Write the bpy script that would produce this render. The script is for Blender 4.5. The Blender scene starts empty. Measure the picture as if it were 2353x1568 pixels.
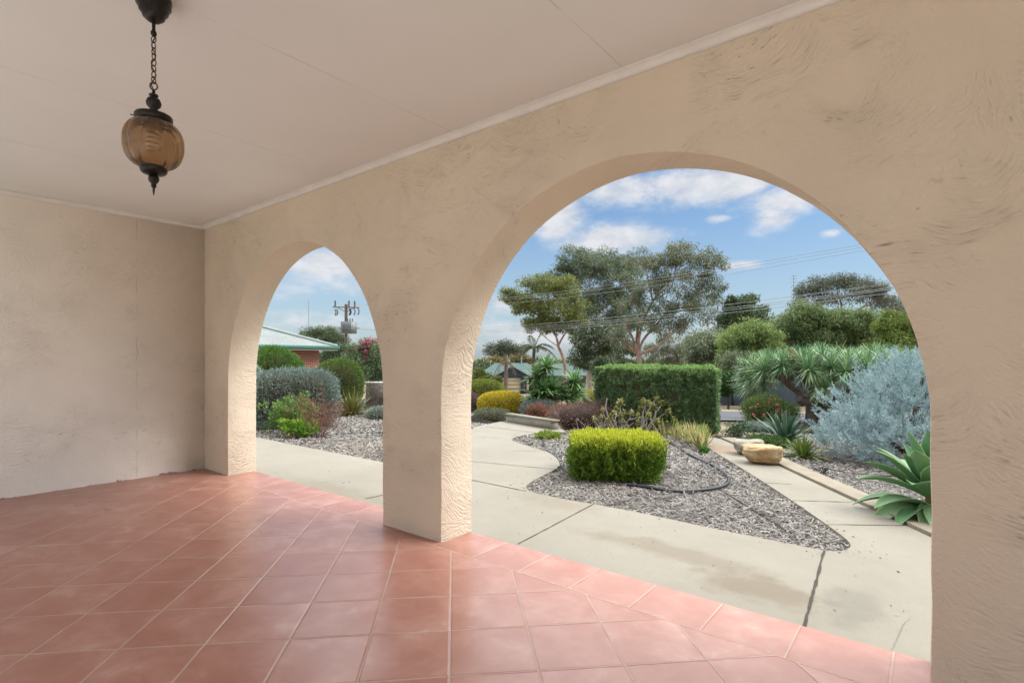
import bpy, bmesh, math, random
import numpy as np
from mathutils import Vector, noise as mnoise
from mathutils.geometry import tessellate_polygon

rng = np.random.default_rng(11)
random.seed(11)
PI = math.pi
SC = bpy.context.scene
COL = SC.collection

# ------------------------------------------------------------------ survey of the place
# The camera stands at the origin, 1.25 m above the porch floor.  X runs along the
# arched wall, Y points out to the garden.  sight() turns a measured sight line and a
# distance into a point of the place, spot() finds where a sight line meets the ground.
F, CX, CY, H = 1217.0, 1176.0, 820.0, 1.25
YAW = math.atan2(976, 1217)
FW = np.array([-math.sin(YAW), math.cos(YAW), 0.0])
RT = np.array([math.cos(YAW), math.sin(YAW), 0.0])
UP = np.array([0, 0, 1.0])

def sight(px, py, d):
    return FW * d + RT * ((px - CX) / F * d) + UP * (H + (CY - py) / F * d)

def flat(px, py, z=0.0):
    return sight(px, py, F * (H - z) / (py - CY))

def sstep(a, b, x):
    t = np.clip((np.asarray(x, float) - a) / (b - a), 0, 1)
    return t * t * (3 - 2 * t)

def land(x, y):
    """height of the natural ground"""
    r = np.hypot(x, y)
    ang = np.arctan2(x * RT[0] + y * RT[1], x * FW[0] + y * FW[1])
    k = 0.03 + 0.028 * sstep(-0.25, -0.05, ang)
    return -k * (np.clip(r, 8.5, 90) - 8.5) - 0.05

def spot(px, py):
    d0, d = 1.5, 1.5
    while d < 900:
        p = sight(px, py, d)
        if p[2] <= land(p[0], p[1]):
            lo, hi = d0, d
            for _ in range(30):
                m = (lo + hi) / 2
                q = sight(px, py, m)
                if q[2] <= land(q[0], q[1]): hi = m
                else: lo = m
            return sight(px, py, hi)
        d0 = d; d *= 1.01
    return sight(px, py, d)

def depth(p):
    return float(np.dot(p, FW))

def ground_at(px, d):
    p = sight(px, CY, d)
    p[2] = float(land(p[0], p[1]))
    return p

def lin(r, g, b, k=1.0):
    return tuple(k * ((c / 255 + 0.055) / 1.055) ** 2.4 if c > 10 else k * c / 255 / 12.92 for c in (r, g, b))

# ------------------------------------------------------------------ materials
def newmat(name):
    m = bpy.data.materials.new(name)
    m.use_nodes = True
    nt = m.node_tree
    for n in list(nt.nodes): nt.nodes.remove(n)
    return m, nt

class NT:
    """small node-tree writer"""
    def __init__(s, nt): s.nt = nt
    def n(s, typ, **kw):
        nd = s.nt.nodes.new(typ)
        ins = kw.pop('ins', {})
        for k, v in kw.items(): setattr(nd, k, v)
        for k, v in ins.items(): s.set(nd, k, v)
        return nd
    def set(s, nd, k, v):
        sock = nd.inputs[k]
        if isinstance(v, bpy.types.NodeSocket): s.nt.links.new(v, sock)
        elif isinstance(v, bpy.types.Node): s.nt.links.new(v.outputs[0], sock)
        else:
            if isinstance(v, (tuple, list)) and sock.type == 'RGBA' and len(v) == 3: v = (*v, 1)
            sock.default_value = v
    def math(s, op, a, b=None, c=None, clamp=False):
        nd = s.n('ShaderNodeMath', operation=op, use_clamp=clamp)
        for i, v in enumerate((a, b, c)):
            if v is not None: s.set(nd, i, v)
        return nd.outputs[0]
    def vmath(s, op, a, b=None, scale=None):
        nd = s.n('ShaderNodeVectorMath', operation=op)
        s.set(nd, 0, a)
        if b is not None: s.set(nd, 1, b)
        if scale is not None: s.set(nd, 'Scale', scale)
        return nd
    def mix(s, f, a, b, blend='MIX'):
        nd = s.n('ShaderNodeMix', data_type='RGBA', blend_type=blend)
        s.set(nd, 0, f); s.set(nd, 6, a); s.set(nd, 7, b)
        return nd.outputs[2]
    def noise(s, vec, scale, detail=4, rough=0.55, dist=0.0):
        nd = s.n('ShaderNodeTexNoise', ins={'Scale': scale, 'Detail': detail, 'Roughness': rough, 'Distortion': dist})
        if vec is not None: s.set(nd, 'Vector', vec)
        return nd.outputs[0]
    def ramp(s, f, stops, interp='LINEAR'):
        nd = s.n('ShaderNodeValToRGB')
        cr = nd.color_ramp; cr.interpolation = interp
        while len(cr.elements) < len(stops): cr.elements.new(0.5)
        for e, (p, c) in zip(cr.elements, stops):
            e.position = p
            e.color = (*c, 1) if len(c) == 3 else c
        s.set(nd, 0, f)
        return nd.outputs[0]
    def step(s, x, a, b):
        nd = s.n('ShaderNodeMapRange', interpolation_type='SMOOTHSTEP', ins={1: a, 2: b, 3: 0.0, 4: 1.0})
        s.set(nd, 0, x)
        return nd.outputs[0]
    def coord(s): return s.n('ShaderNodeTexCoord').outputs['Object']
    def bump(s, h, strength, dist, normal=None):
        nd = s.n('ShaderNodeBump', ins={'Strength': strength, 'Distance': dist})
        s.set(nd, 'Height', h)
        if normal is not None: s.set(nd, 'Normal', normal)
        return nd.outputs[0]
    def out(s, color, rough=0.7, normal=None, spec=0.3, metal=0.0, **extra):
        b = s.n('ShaderNodeBsdfPrincipled')
        s.set(b, 'Base Color', color); s.set(b, 'Roughness', rough)
        s.set(b, 'Specular IOR Level', spec); s.set(b, 'Metallic', metal)
        if normal is not None: s.set(b, 'Normal', normal)
        for k, v in extra.items(): s.set(b, k, v)
        o = s.n('ShaderNodeOutputMaterial')
        s.nt.links.new(b.outputs[0], o.inputs[0])
        return b

_plain = {}
LEAF_K = 0.95
def plain(name, col, rough=0.6, var=0.15, scale=8.0, spec=0.3, metal=0.0, bump=0.0):
    """a paint, stone, bark or metal with soft mottling"""
    if name in _plain: return _plain[name]
    m, nt = newmat(name); t = NT(nt)
    c = t.coord()
    nz = t.noise(c, scale, 5, 0.6)
    lo = tuple(x * (1 - var) for x in col); hi = tuple(min(1, x * (1 + var)) for x in col)
    cc = t.ramp(nz, [(0.3, lo), (0.7, hi)])
    nr = t.bump(nz, bump, 0.02) if bump else None
    t.out(cc, rough, nr, spec, metal)
    _plain[name] = m
    return m

def leafmat(name, cols, trans=0.25, rough=0.5, spec=0.25, attr=None, attr_cols=None, patch=1.5):
    """foliage: every leaf has its own shade from cols; slow noise makes sprays of fresher growth"""
    if name in _plain: return _plain[name]
    m, nt = newmat(name); t = NT(nt)
    g = t.n('ShaderNodeNewGeometry')
    rnd = g.outputs['Random Per Island']
    nz = t.noise(t.coord(), patch, 2)
    f = t.math('ADD', t.math('MULTIPLY', rnd, 0.65), t.math('MULTIPLY', t.math('SUBTRACT', nz, 0.3), 0.9), clamp=True)
    cols = [tuple(x * LEAF_K for x in q) for q in cols]
    if attr_cols: attr_cols = [tuple(x * LEAF_K for x in q) for q in attr_cols]
    st = [(i / (len(cols) - 1), c) for i, c in enumerate(cols)]
    c = t.ramp(f, st)
    if attr:
        a = t.n('ShaderNodeAttribute', attribute_name=attr).outputs['Fac']
        c2 = t.ramp(f, [(i / (len(attr_cols) - 1), q) for i, q in enumerate(attr_cols)])
        c = t.mix(a, c, c2)
    b = t.n('ShaderNodeBsdfPrincipled', ins={'Roughness': rough, 'Specular IOR Level': spec})
    t.set(b, 'Base Color', c)
    tr = t.n('ShaderNodeBsdfTranslucent'); t.set(tr, 'Color', c)
    mx = t.n('ShaderNodeMixShader'); t.set(mx, 0, trans)
    nt.links.new(b.outputs[0], mx.inputs[1]); nt.links.new(tr.outputs[0], mx.inputs[2])
    o = t.n('ShaderNodeOutputMaterial'); nt.links.new(mx.outputs[0], o.inputs[0])
    _plain[name] = m
    return m

def stucco(name, col, seed, crack=None, soil=1.0, relief=0.85):
    """trowelled render: fans of broken arcs left by the float, pits, dirt held in the deeper scratches"""
    m, nt = newmat(name); t = NT(nt)
    sp = t.n('ShaderNodeSeparateXYZ'); t.set(sp, 0, t.coord())
    hx = t.math('ADD', sp.outputs[0], sp.outputs[1]); z = sp.outputs[2]
    cb = t.n('ShaderNodeCombineXYZ'); t.set(cb, 0, t.math('ADD', hx, seed)); t.set(cb, 1, t.math('ADD', z, seed * 0.7))
    c = cb.outputs[0]
    def noise2(vec, scale, detail, rough=0.55, dist=0.0):
        nd = t.n('ShaderNodeTexNoise', noise_dimensions='2D', ins={'Scale': scale, 'Detail': detail, 'Roughness': rough, 'Distortion': dist})
        t.set(nd, 'Vector', vec); return nd
    warp = noise2(c, 1.6, 2)
    wc = t.vmath('ADD', c, t.vmath('SCALE', t.vmath('SUBTRACT', warp.outputs['Color'], (.5, .5, .5)).outputs[0], scale=0.30).outputs[0]).outputs[0]
    layers = []
    for sc_, fr, off in ((2.1, 62.0, 0.0), (3.1, 84.0, 5.3)):
        cc = t.vmath('ADD', wc, (off, off * .6, 0)).outputs[0]
        v = t.n('ShaderNodeTexVoronoi', voronoi_dimensions='2D', feature='F1', ins={'Scale': sc_, 'Randomness': 1.0}); t.set(v, 'Vector', cc)
        dv = t.vmath('SUBTRACT', cc, v.outputs['Position']).outputs[0]
        s2 = t.n('ShaderNodeSeparateXYZ'); t.set(s2, 0, dv)
        ang = t.math('ARCTAN2', s2.outputs[0], t.math('SUBTRACT', s2.outputs[1], 0.24))
        dist = t.vmath('LENGTH', t.vmath('SUBTRACT', dv, (0, 0.24, 0)).outputs[0]).outputs['Value']
        s3 = t.n('ShaderNodeSeparateXYZ'); t.set(s3, 0, v.outputs['Color'])
        pc = t.n('ShaderNodeCombineXYZ'); t.set(pc, 0, t.math('MULTIPLY_ADD', s3.outputs[0], 40.0, t.math('MULTIPLY', dist, fr))); t.set(pc, 1, t.math('MULTIPLY', ang, 3.4))
        core = t.step(dist, 0.05, 0.17)
        layers.append(t.math('MULTIPLY_ADD', t.math('SUBTRACT', noise2(pc.outputs[0], 1.0, 3, 0.55).outputs[0], 0.5), core, 0.5))
    pick = t.step(noise2(c, 1.3, 2).outputs[0], 0.47, 0.53)
    mx = t.n('ShaderNodeMix', data_type='FLOAT'); t.set(mx, 0, pick); t.set(mx, 2, layers[0]); t.set(mx, 3, layers[1])
    arcs = mx.outputs[0]
    strength = t.step(noise2(c, 2.0, 3).outputs[0], 0.36, 0.66)
    fine = noise2(c, 55.0, 3, 0.6).outputs[0]
    mid = noise2(wc, 6.0, 4, 0.55).outputs[0]
    scr = t.math('MULTIPLY', t.step(arcs, 0.615, 0.74), t.math('MULTIPLY_ADD', strength, 0.85, 0.15))
    pits = t.step(noise2(wc, 46.0, 3, 0.6).outputs[0], 0.75, 0.82)
    h = t.math('ADD', t.math('MULTIPLY', arcs, t.math('MULTIPLY_ADD', strength, 1.0, 0.45)), t.math('ADD', t.math('MULTIPLY', fine, 0.40), t.math('MULTIPLY', mid, 0.22)))
    h = t.math('SUBTRACT', h, t.math('ADD', t.math('MULTIPLY', scr, 0.55), t.math('MULTIPLY', pits, 0.5)))
    nr = t.bump(h, relief, 0.010)
    big = noise2(c, 0.8, 3).outputs[0]
    lo = tuple(x * 0.94 for x in col); hi = tuple(min(1, x * 1.05) for x in col)
    cc = t.ramp(big, [(0.3, lo), (0.7, hi)])
    dirt = tuple(x * y for x, y in zip(col, (0.36, 0.32, 0.28)))
    grime = t.step(noise2(c, 1.1, 4, 0.65).outputs[0], 0.44, 0.70)
    deep = t.step(arcs, 0.66, 0.74)
    cc = t.mix(t.math('MULTIPLY', t.math('MULTIPLY', deep, strength), t.math('MULTIPLY_ADD', grime, 0.50 * soil, 0.26 * soil)), cc, dirt)
    cc = t.mix(t.math('MULTIPLY', pits, t.math('MULTIPLY_ADD', grime, 0.35, 0.05)), cc, dirt)
    if crack is not None:
        w = t.math('MULTIPLY', t.math('SUBTRACT', noise2(c, 9.0, 4).outputs[0], 0.5), 0.030)
        d = t.math('ABSOLUTE', t.math('ADD', t.math('SUBTRACT', hx, crack), w))
        k = t.math('SUBTRACT', 1.0, t.step(d, 0.001, 0.006))
        cc = t.mix(t.math('MULTIPLY', k, t.math('MULTIPLY', t.step(noise2(c, 5.0, 3).outputs[0], .40, .70), 0.40)), cc, dirt)
        foot = t.math('SUBTRACT', 1.0, t.step(t.math('ADD', z, t.math('MULTIPLY', t.math('SUBTRACT', noise2(c, 4.0, 5, 0.7).outputs[0], 0.5), 0.12)), -0.004, 0.006))
        cc = t.mix(t.math('MULTIPLY', foot, 0.8), cc, (0.20, 0.13, 0.10))
    t.out(cc, 0.85, nr, 0.2)
    return m

def dist_line(t, x, off, pitch):
    """distance from x to the nearest line of a set pitch apart"""
    a = t.math('DIVIDE', t.math('SUBTRACT', x, off), pitch)
    fr = t.math('FRACT', a)
    return t.math('MULTIPLY', t.math('MINIMUM', fr, t.math('SUBTRACT', 1.0, fr)), pitch), t.math('FLOOR', a)

TP = 0.3535
def tilemat(name, border):
    m, nt = newmat(name); t = NT(nt)
    c = t.coord()
    sp = t.n('ShaderNodeSeparateXYZ'); t.set(sp, 0, c)
    x, y = sp.outputs[0], sp.outputs[1]
    if border:
        du, iu = dist_line(t, x, -1.2025, TP)
        dv = t.math('ABSOLUTE', t.math('SUBTRACT', y, 2.43)); iv = t.math('MULTIPLY', iu, 1.7)
    else:
        r2 = 1 / math.sqrt(2)
        u = t.math('MULTIPLY', t.math('ADD', x, y), r2); v = t.math('MULTIPLY', t.math('SUBTRACT', x, y), r2)
        du, iu = dist_line(t, u, -0.0156, TP); dv, iv = dist_line(t, v, -2.445, TP)
        dv = t.math('MINIMUM', dv, t.math('ABSOLUTE', t.math('SUBTRACT', y, 2.43)))
    d = t.math('MINIMUM', du, dv)
    tile = t.step(d, 0.0018, 0.0036)
    cx = t.n('ShaderNodeCombineXYZ'); t.set(cx, 0, iu); t.set(cx, 1, iv)
    wn = t.n('ShaderNodeTexWhiteNoise', noise_dimensions='3D'); t.set(wn, 0, cx.outputs[0])
    shift = t.vmath('ADD', c, t.vmath('SCALE', wn.outputs['Color'], scale=9.0).outputs[0]).outputs[0]
    n1 = t.noise(shift, 5.0, 3, 0.5, 0.4)
    n2 = t.noise(shift, 13.0, 4, 0.6, 0.8)
    blot = t.math('ADD', t.math('MULTIPLY', n1, 0.75), t.math('MULTIPLY', n2, 0.3))
    base = t.ramp(blot, [(0.30, (0.295, 0.125, 0.090)), (0.50, (0.345, 0.163, 0.124)), (0.64, (0.395, 0.210, 0.167)), (0.78, (0.47, 0.31, 0.26))])
    base = t.mix(t.math('MULTIPLY', wn.outputs['Value'], 0.5), base, (0.30, 0.122, 0.088))
    gr = t.mix(t.noise(c, 3.0, 3), (0.50, 0.41, 0.345), (0.30, 0.215, 0.17))
    col = t.mix(tile, gr, base)
    wear = t.noise(c, 2.0, 4)
    rg = t.math('ADD', t.math('MULTIPLY', t.math('SUBTRACT', 1.0, tile), 0.4), t.math('MULTIPLY_ADD', wear, 0.22, 0.20))
    edge = t.step(d, 0.001, 0.010)
    nr = t.bump(edge, 0.5, 0.003)
    nr = t.bump(t.noise(shift, 26.0, 3), 0.10, 0.004, nr)
    t.out(col, rg, nr, 0.36)
    return m

def concretemat():
    m, nt = newmat('exposed_concrete'); t = NT(nt)
    c = t.coord()
    n1 = t.noise(c, 0.8, 5, 0.6); n2 = t.noise(c, 9.0, 5, 0.65); n3 = t.noise(c, 120.0, 3, 0.6)
    col = t.ramp(n1, [(0.3, lin(193, 186, 168, .42)), (0.7, lin(214, 207, 190, .42))])
    col = t.mix(t.math('MULTIPLY', n2, 0.22), col, lin(150, 148, 134, .39))
    # rust-brown stain left by standing water, and a grey one beyond the dark joint
    def blot(px, py, rx, ry, rot=0.0):
        p = flat(px, py)
        d = t.vmath('SUBTRACT', c, (p[0], p[1], 0)).outputs[0]
        mp = t.n('ShaderNodeMapping', vector_type='TEXTURE', ins={'Rotation': (0, 0, rot), 'Scale': (rx, ry, 1)}); t.set(mp, 'Vector', d)
        ln = t.vmath('LENGTH', mp.outputs[0]).outputs['Value']
        e = t.math('ADD', ln, t.math('MULTIPLY', t.math('SUBTRACT', t.noise(c, 5.0, 5, 0.65), 0.5), 1.6))
        return t.math('SUBTRACT', 1.0, t.step(e, 0.35, 1.15))
    col = t.mix(t.math('MULTIPLY', blot(1740, 1345, 0.42, 0.20), 0.55), col, lin(150, 130, 102, .42))
    col = t.mix(t.math('MULTIPLY', blot(1520, 1255, 0.75, 0.17), 0.45), col, lin(160, 142, 116, .42))
    col = t.mix(t.math('MULTIPLY', blot(1960, 1385, 0.16, 0.34), 0.4), col, lin(140, 138, 128, .42))
    col = t.mix(t.math('MULTIPLY', blot(1280, 1150, 0.5, 0.25), 0.35), col, lin(165, 150, 122, .42))
    col = t.mix(t.math('MULTIPLY', blot(760, 1120, 1.2, 0.18), 0.35), col, lin(165, 150, 122, .42))
    col = t.mix(t.math('MULTIPLY', blot(1660, 1030, 0.5, 0.5), 0.6), col, lin(205, 165, 125, .37))
    sand = t.step(n3, 0.62, 0.72)
    crk = t.n('ShaderNodeTexVoronoi', feature='DISTANCE_TO_EDGE', ins={'Scale': 0.8}); t.set(crk, 'Vector', t.vmath('ADD', c, t.vmath('SCALE', t.n('ShaderNodeTexNoise', ins={'Scale': 3.0, 'Detail': 6.0}).outputs['Color'], scale=0.5).outputs[0]).outputs[0])
    hair = t.math('MULTIPLY', t.math('SUBTRACT', 1.0, t.step(crk.outputs['Distance'], 0.0, 0.004)), t.step(t.noise(c, 0.6, 2), .52, .60))
    col = t.mix(t.math('MULTIPLY', hair, 0.45), col, lin(96, 90, 78, .3))
    grit = t.step(t.noise(c, 48.0, 3, .7), .60, .72)
    col = t.mix(t.math('MULTIPLY', grit, t.math('MULTIPLY', t.step(n1, .45, .62), .35)), col, lin(122, 114, 98, .3))
    col = t.mix(t.math('MULTIPLY', sand, 0.34), col, lin(110, 104, 92, .30))
    t.out(col, 0.75, t.bump(t.math('ADD', n3, n2), 0.25, 0.004), 0.3)
    return m

# ------------------------------------------------------------------ mesh builder
class MB:
    def __init__(s): s.v = []; s.f = []; s.n = 0; s.at = []; s.has = False
    def add(s, verts, faces, a=None):
        verts = np.asarray(verts, float).reshape(-1, 3)
        faces = np.asarray(faces, int)
        if not len(faces): return
        s.v.append(verts); s.f.append(faces + s.n); s.n += len(verts)
        s.at.append(np.zeros(len(verts)) if a is None else np.asarray(a, float))
        if a is not None: s.has = True
    def quads(s, V, a=None):
        V = np.asarray(V); n = len(V)
        s.add(V.reshape(-1, 3), np.arange(n * 4).reshape(n, 4), None if a is None else np.repeat(a, 4))
    def box(s, c, size, rot=0.0, taper=1.0):
        x, y, z = np.array(size) / 2
        q = np.array([(-x, -y, -z), (x, -y, -z), (x, y, -z), (-x, y, -z), (-x * taper, -y * taper, z), (x * taper, -y * taper, z), (x * taper, y * taper, z), (-x * taper, y * taper, z)])
        cr, sr = math.cos(rot), math.sin(rot)
        q = np.stack([q[:, 0] * cr - q[:, 1] * sr, q[:, 0] * sr + q[:, 1] * cr, q[:, 2]], 1) + np.asarray(c, float)
        s.add(q, [(0, 3, 2, 1), (4, 5, 6, 7), (0, 1, 5, 4), (1, 2, 6, 5), (2, 3, 7, 6), (3, 0, 4, 7)])
    def tube(s, path, rad, sides=7, cap=True):
        P = np.asarray(path, float); n = len(P)
        R = np.full(n, rad) if np.isscalar(rad) else np.asarray(rad, float)
        T = np.gradient(P, axis=0); T /= np.linalg.norm(T, axis=1, keepdims=True) + 1e-9
        a = np.array([0, 0, 1.0]) if abs(T[0][2]) < 0.9 else np.array([1.0, 0, 0])
        N = np.empty_like(P)
        u = np.cross(T[0], a)
        for i in range(n):
            u = u - T[i] * np.dot(u, T[i]); u /= np.linalg.norm(u) + 1e-9
            N[i] = u
        B = np.cross(T, N)
        th = np.arange(sides) * 2 * PI / sides
        V = P[:, None, :] + R[:, None, None] * (np.cos(th)[None, :, None] * N[:, None, :] + np.sin(th)[None, :, None] * B[:, None, :])
        idx = np.arange(n * sides).reshape(n, sides)
        q = np.stack([idx[:-1], np.roll(idx[:-1], -1, 1), np.roll(idx[1:], -1, 1), idx[1:]], -1).reshape(-1, 4)
        s.add(V.reshape(-1, 3), q)
        if cap:
            for i, fl in ((0, True), (n - 1, False)):
                ring = V[i]; cen = P[i]
                tri = [(0, 1 + (j + 1) % sides, 1 + j) if fl else (0, 1 + j, 1 + (j + 1) % sides) for j in range(sides)]
                s.add(np.vstack([cen[None], ring]), tri)
    def lathe(s, prof, c, seg=32, lobes=0, depth=0.0):
        """prof: (radius, z) pairs from the top down; lobes flutes the surface"""
        prof = np.asarray(prof, float); n = len(prof)
        th = np.arange(seg) * 2 * PI / seg
        k = 1 - depth * (1 - np.abs(np.cos(th * lobes / 2)) ** 0.7) if lobes else np.ones(seg)
        V = np.stack([prof[:, 0, None] * np.cos(th) * k, prof[:, 0, None] * np.sin(th) * k, np.repeat(prof[:, 1, None], seg, 1)], -1) + np.asarray(c, float)
        idx = np.arange(n * seg).reshape(n, seg)
        q = np.stack([idx[:-1], idx[1:], np.roll(idx[1:], -1, 1), np.roll(idx[:-1], -1, 1)], -1).reshape(-1, 4)
        s.add(V.reshape(-1, 3), q)
    def slab(s, xy, z0, z1, bottom=False):
        """an outline extruded between two heights; z1 may be a function of x, y"""
        P = [Vector((float(a), float(b), 0)) for a, b in xy]
        n = len(P)
        area = sum(P[i].x * P[(i + 1) % n].y - P[(i + 1) % n].x * P[i].y for i in range(n))
        if area < 0: P.reverse()
        tris = tessellate_polygon([P])
        top = np.array([(p.x, p.y, z1(p.x, p.y) if callable(z1) else z1) for p in P])
        bot = np.array([(p.x, p.y, z0(p.x, p.y) if callable(z0) else z0) for p in P])
        tt = []
        for a, b, c in tris:
            cr = (P[b] - P[a]).cross(P[c] - P[a]).z
            tt.append((a, b, c) if cr > 0 else (a, c, b))
        s.add(top, tt)
        i = np.arange(n); j = (i + 1) % n
        s.add(np.vstack([bot, top]), np.stack([i, j, j + n, i + n], 1))
        if bottom: s.add(bot, [(a, c, b) for a, b, c in tt])
    def build(s, name, mat, parent=None, smooth=False, origin=None):
        me = bpy.data.meshes.new(name)
        V = np.vstack(s.v) if s.v else np.zeros((0, 3))
        if parent is not None:
            o = np.zeros(3); p = parent
            while p is not None: o += np.array(p.location); p = p.parent
        else:
            o = np.array(origin if origin is not None else (0, 0, 0), float)
        V = V - o
        me.vertices.add(len(V)); me.vertices.foreach_set('co', V.ravel())
        lens = np.concatenate([np.full(len(f), f.shape[1]) for f in s.f])
        loops = np.concatenate([f.ravel() for f in s.f])
        me.loops.add(len(loops)); me.loops.foreach_set('vertex_index', loops)
        me.polygons.add(len(lens))
        st = np.concatenate([[0], np.cumsum(lens)[:-1]])
        me.polygons.foreach_set('loop_start', st)
        if smooth: me.polygons.foreach_set('use_smooth', np.ones(len(lens), bool))
        if s.has:
            at = me.attributes.new('tip', 'FLOAT', 'POINT'); at.data.foreach_set('value', np.concatenate(s.at))
        me.update(calc_edges=True); me.validate()
        if mat is not None: me.materials.append(mat)
        ob = bpy.data.objects.new(name, me); COL.objects.link(ob)
        if parent is not None: ob.parent = parent
        else: ob.location = o
        return ob

def tag(o, label=None, cat=None, group=None, kind=None):
    if label: o['label'] = label
    if cat: o['category'] = cat
    if group: o['group'] = group
    if kind: o['kind'] = kind
    return o

def thing(name, loc, label, cat, group=None):
    o = bpy.data.objects.new(name, None); COL.objects.link(o)
    o.location = tuple(float(v) for v in loc); o.empty_display_size = 0.2
    return tag(o, label, cat, group)

# ------------------------------------------------------------------ foliage makers
def unit(v):
    return v / (np.linalg.norm(v, axis=-1, keepdims=True) + 1e-9)

def rdir(n):
    return unit(rng.normal(size=(n, 3)))

def leaves(P, D, L, Wd):
    n = len(P)
    D = unit(D); S = unit(np.cross(D, rdir(n)))
    L = np.broadcast_to(L, n)[:, None]; Wd = np.broadcast_to(Wd, n)[:, None]
    tip = P + D * L; mid = P + D * L * 0.45
    return np.stack([P, mid + S * Wd / 2, tip, mid - S * Wd / 2], 1)

def blades(mb, P, D, L, Wd, droop, seg=4, fold=0.25, prof=None, twist=0.0, a=None):
    """strap leaves: P bases, D starting directions; each bends down under its weight"""
    P = np.asarray(P, float); n = len(P); D = unit(np.asarray(D, float))
    L = np.broadcast_to(L, n)[:, None, None]; Wd = np.broadcast_to(Wd, n)[:, None, None]; dr = np.broadcast_to(droop, n)[:, None, None]
    tt = np.linspace(0, 1, seg + 1)[None, :, None]
    C = P[:, None] + D[:, None] * L * tt + np.array([0, 0, -1.0]) * dr * L * tt ** 2
    T = unit(np.gradient(C, axis=1))
    S = np.cross(D, UP) + rng.normal(size=(n, 3)) * (0.12 + twist)
    S = unit(S)[:, None]
    S = unit(S - T * np.sum(S * T, -1, keepdims=True))
    Nn = unit(np.cross(S, T))
    w = (np.array(prof) if prof is not None else np.array([0.55, 0.9, 1.0, 0.75, 0.04])[:seg + 1] if seg == 4 else np.sin(np.linspace(0.25, 0.99, seg + 1) * PI))
    w = w[None, :, None] * Wd / 2
    V = np.stack([C - S * w, C - Nn * w * fold * -1 * -1, C + S * w], 2)   # centre line sunk: a gutter
    idx = np.arange(n * (seg + 1) * 3).reshape(n, seg + 1, 3)
    q1 = np.stack([idx[:, :-1, 0], idx[:, :-1, 1], idx[:, 1:, 1], idx[:, 1:, 0]], -1)
    q2 = np.stack([idx[:, :-1, 1], idx[:, :-1, 2], idx[:, 1:, 2], idx[:, 1:, 1]], -1)
    at = None
    if a is not None: at = np.repeat(a, (seg + 1) * 3)
    mb.add(V.reshape(-1, 3), np.concatenate([q1.reshape(-1, 4), q2.reshape(-1, 4)]), at)

def lump(P, s=1.0, ph=0.0):
    x, y, z = P[..., 0] * s + ph, P[..., 1] * s + ph * 1.7, P[..., 2] * s - ph
    return (np.sin(2.1 * x + 1.3 * np.sin(1.7 * y)) + np.sin(2.7 * y + 1.1 * np.sin(2.3 * z) + 1) + np.sin(2.4 * z + 1.2 * np.sin(1.9 * x) + 2)) / 3

def pn(P, s, off=0.0):
    """gradient noise at every point, about -1 to 1"""
    Q = np.asarray(P, float).reshape(-1, 3) * s + off
    return np.array([mnoise.noise(q) for q in Q.tolist()]) * 1.7

def superdir(n, e):
    """directions and points on a superellipsoid of exponent e (2 = ellipsoid, larger = boxier)"""
    d = rdir(n)
    r = (np.abs(d) ** e).sum(1) ** (-1 / e)
    p = d * r[:, None]
    nm = unit(np.sign(p) * np.abs(p) ** (e - 1))
    return p, nm

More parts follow.
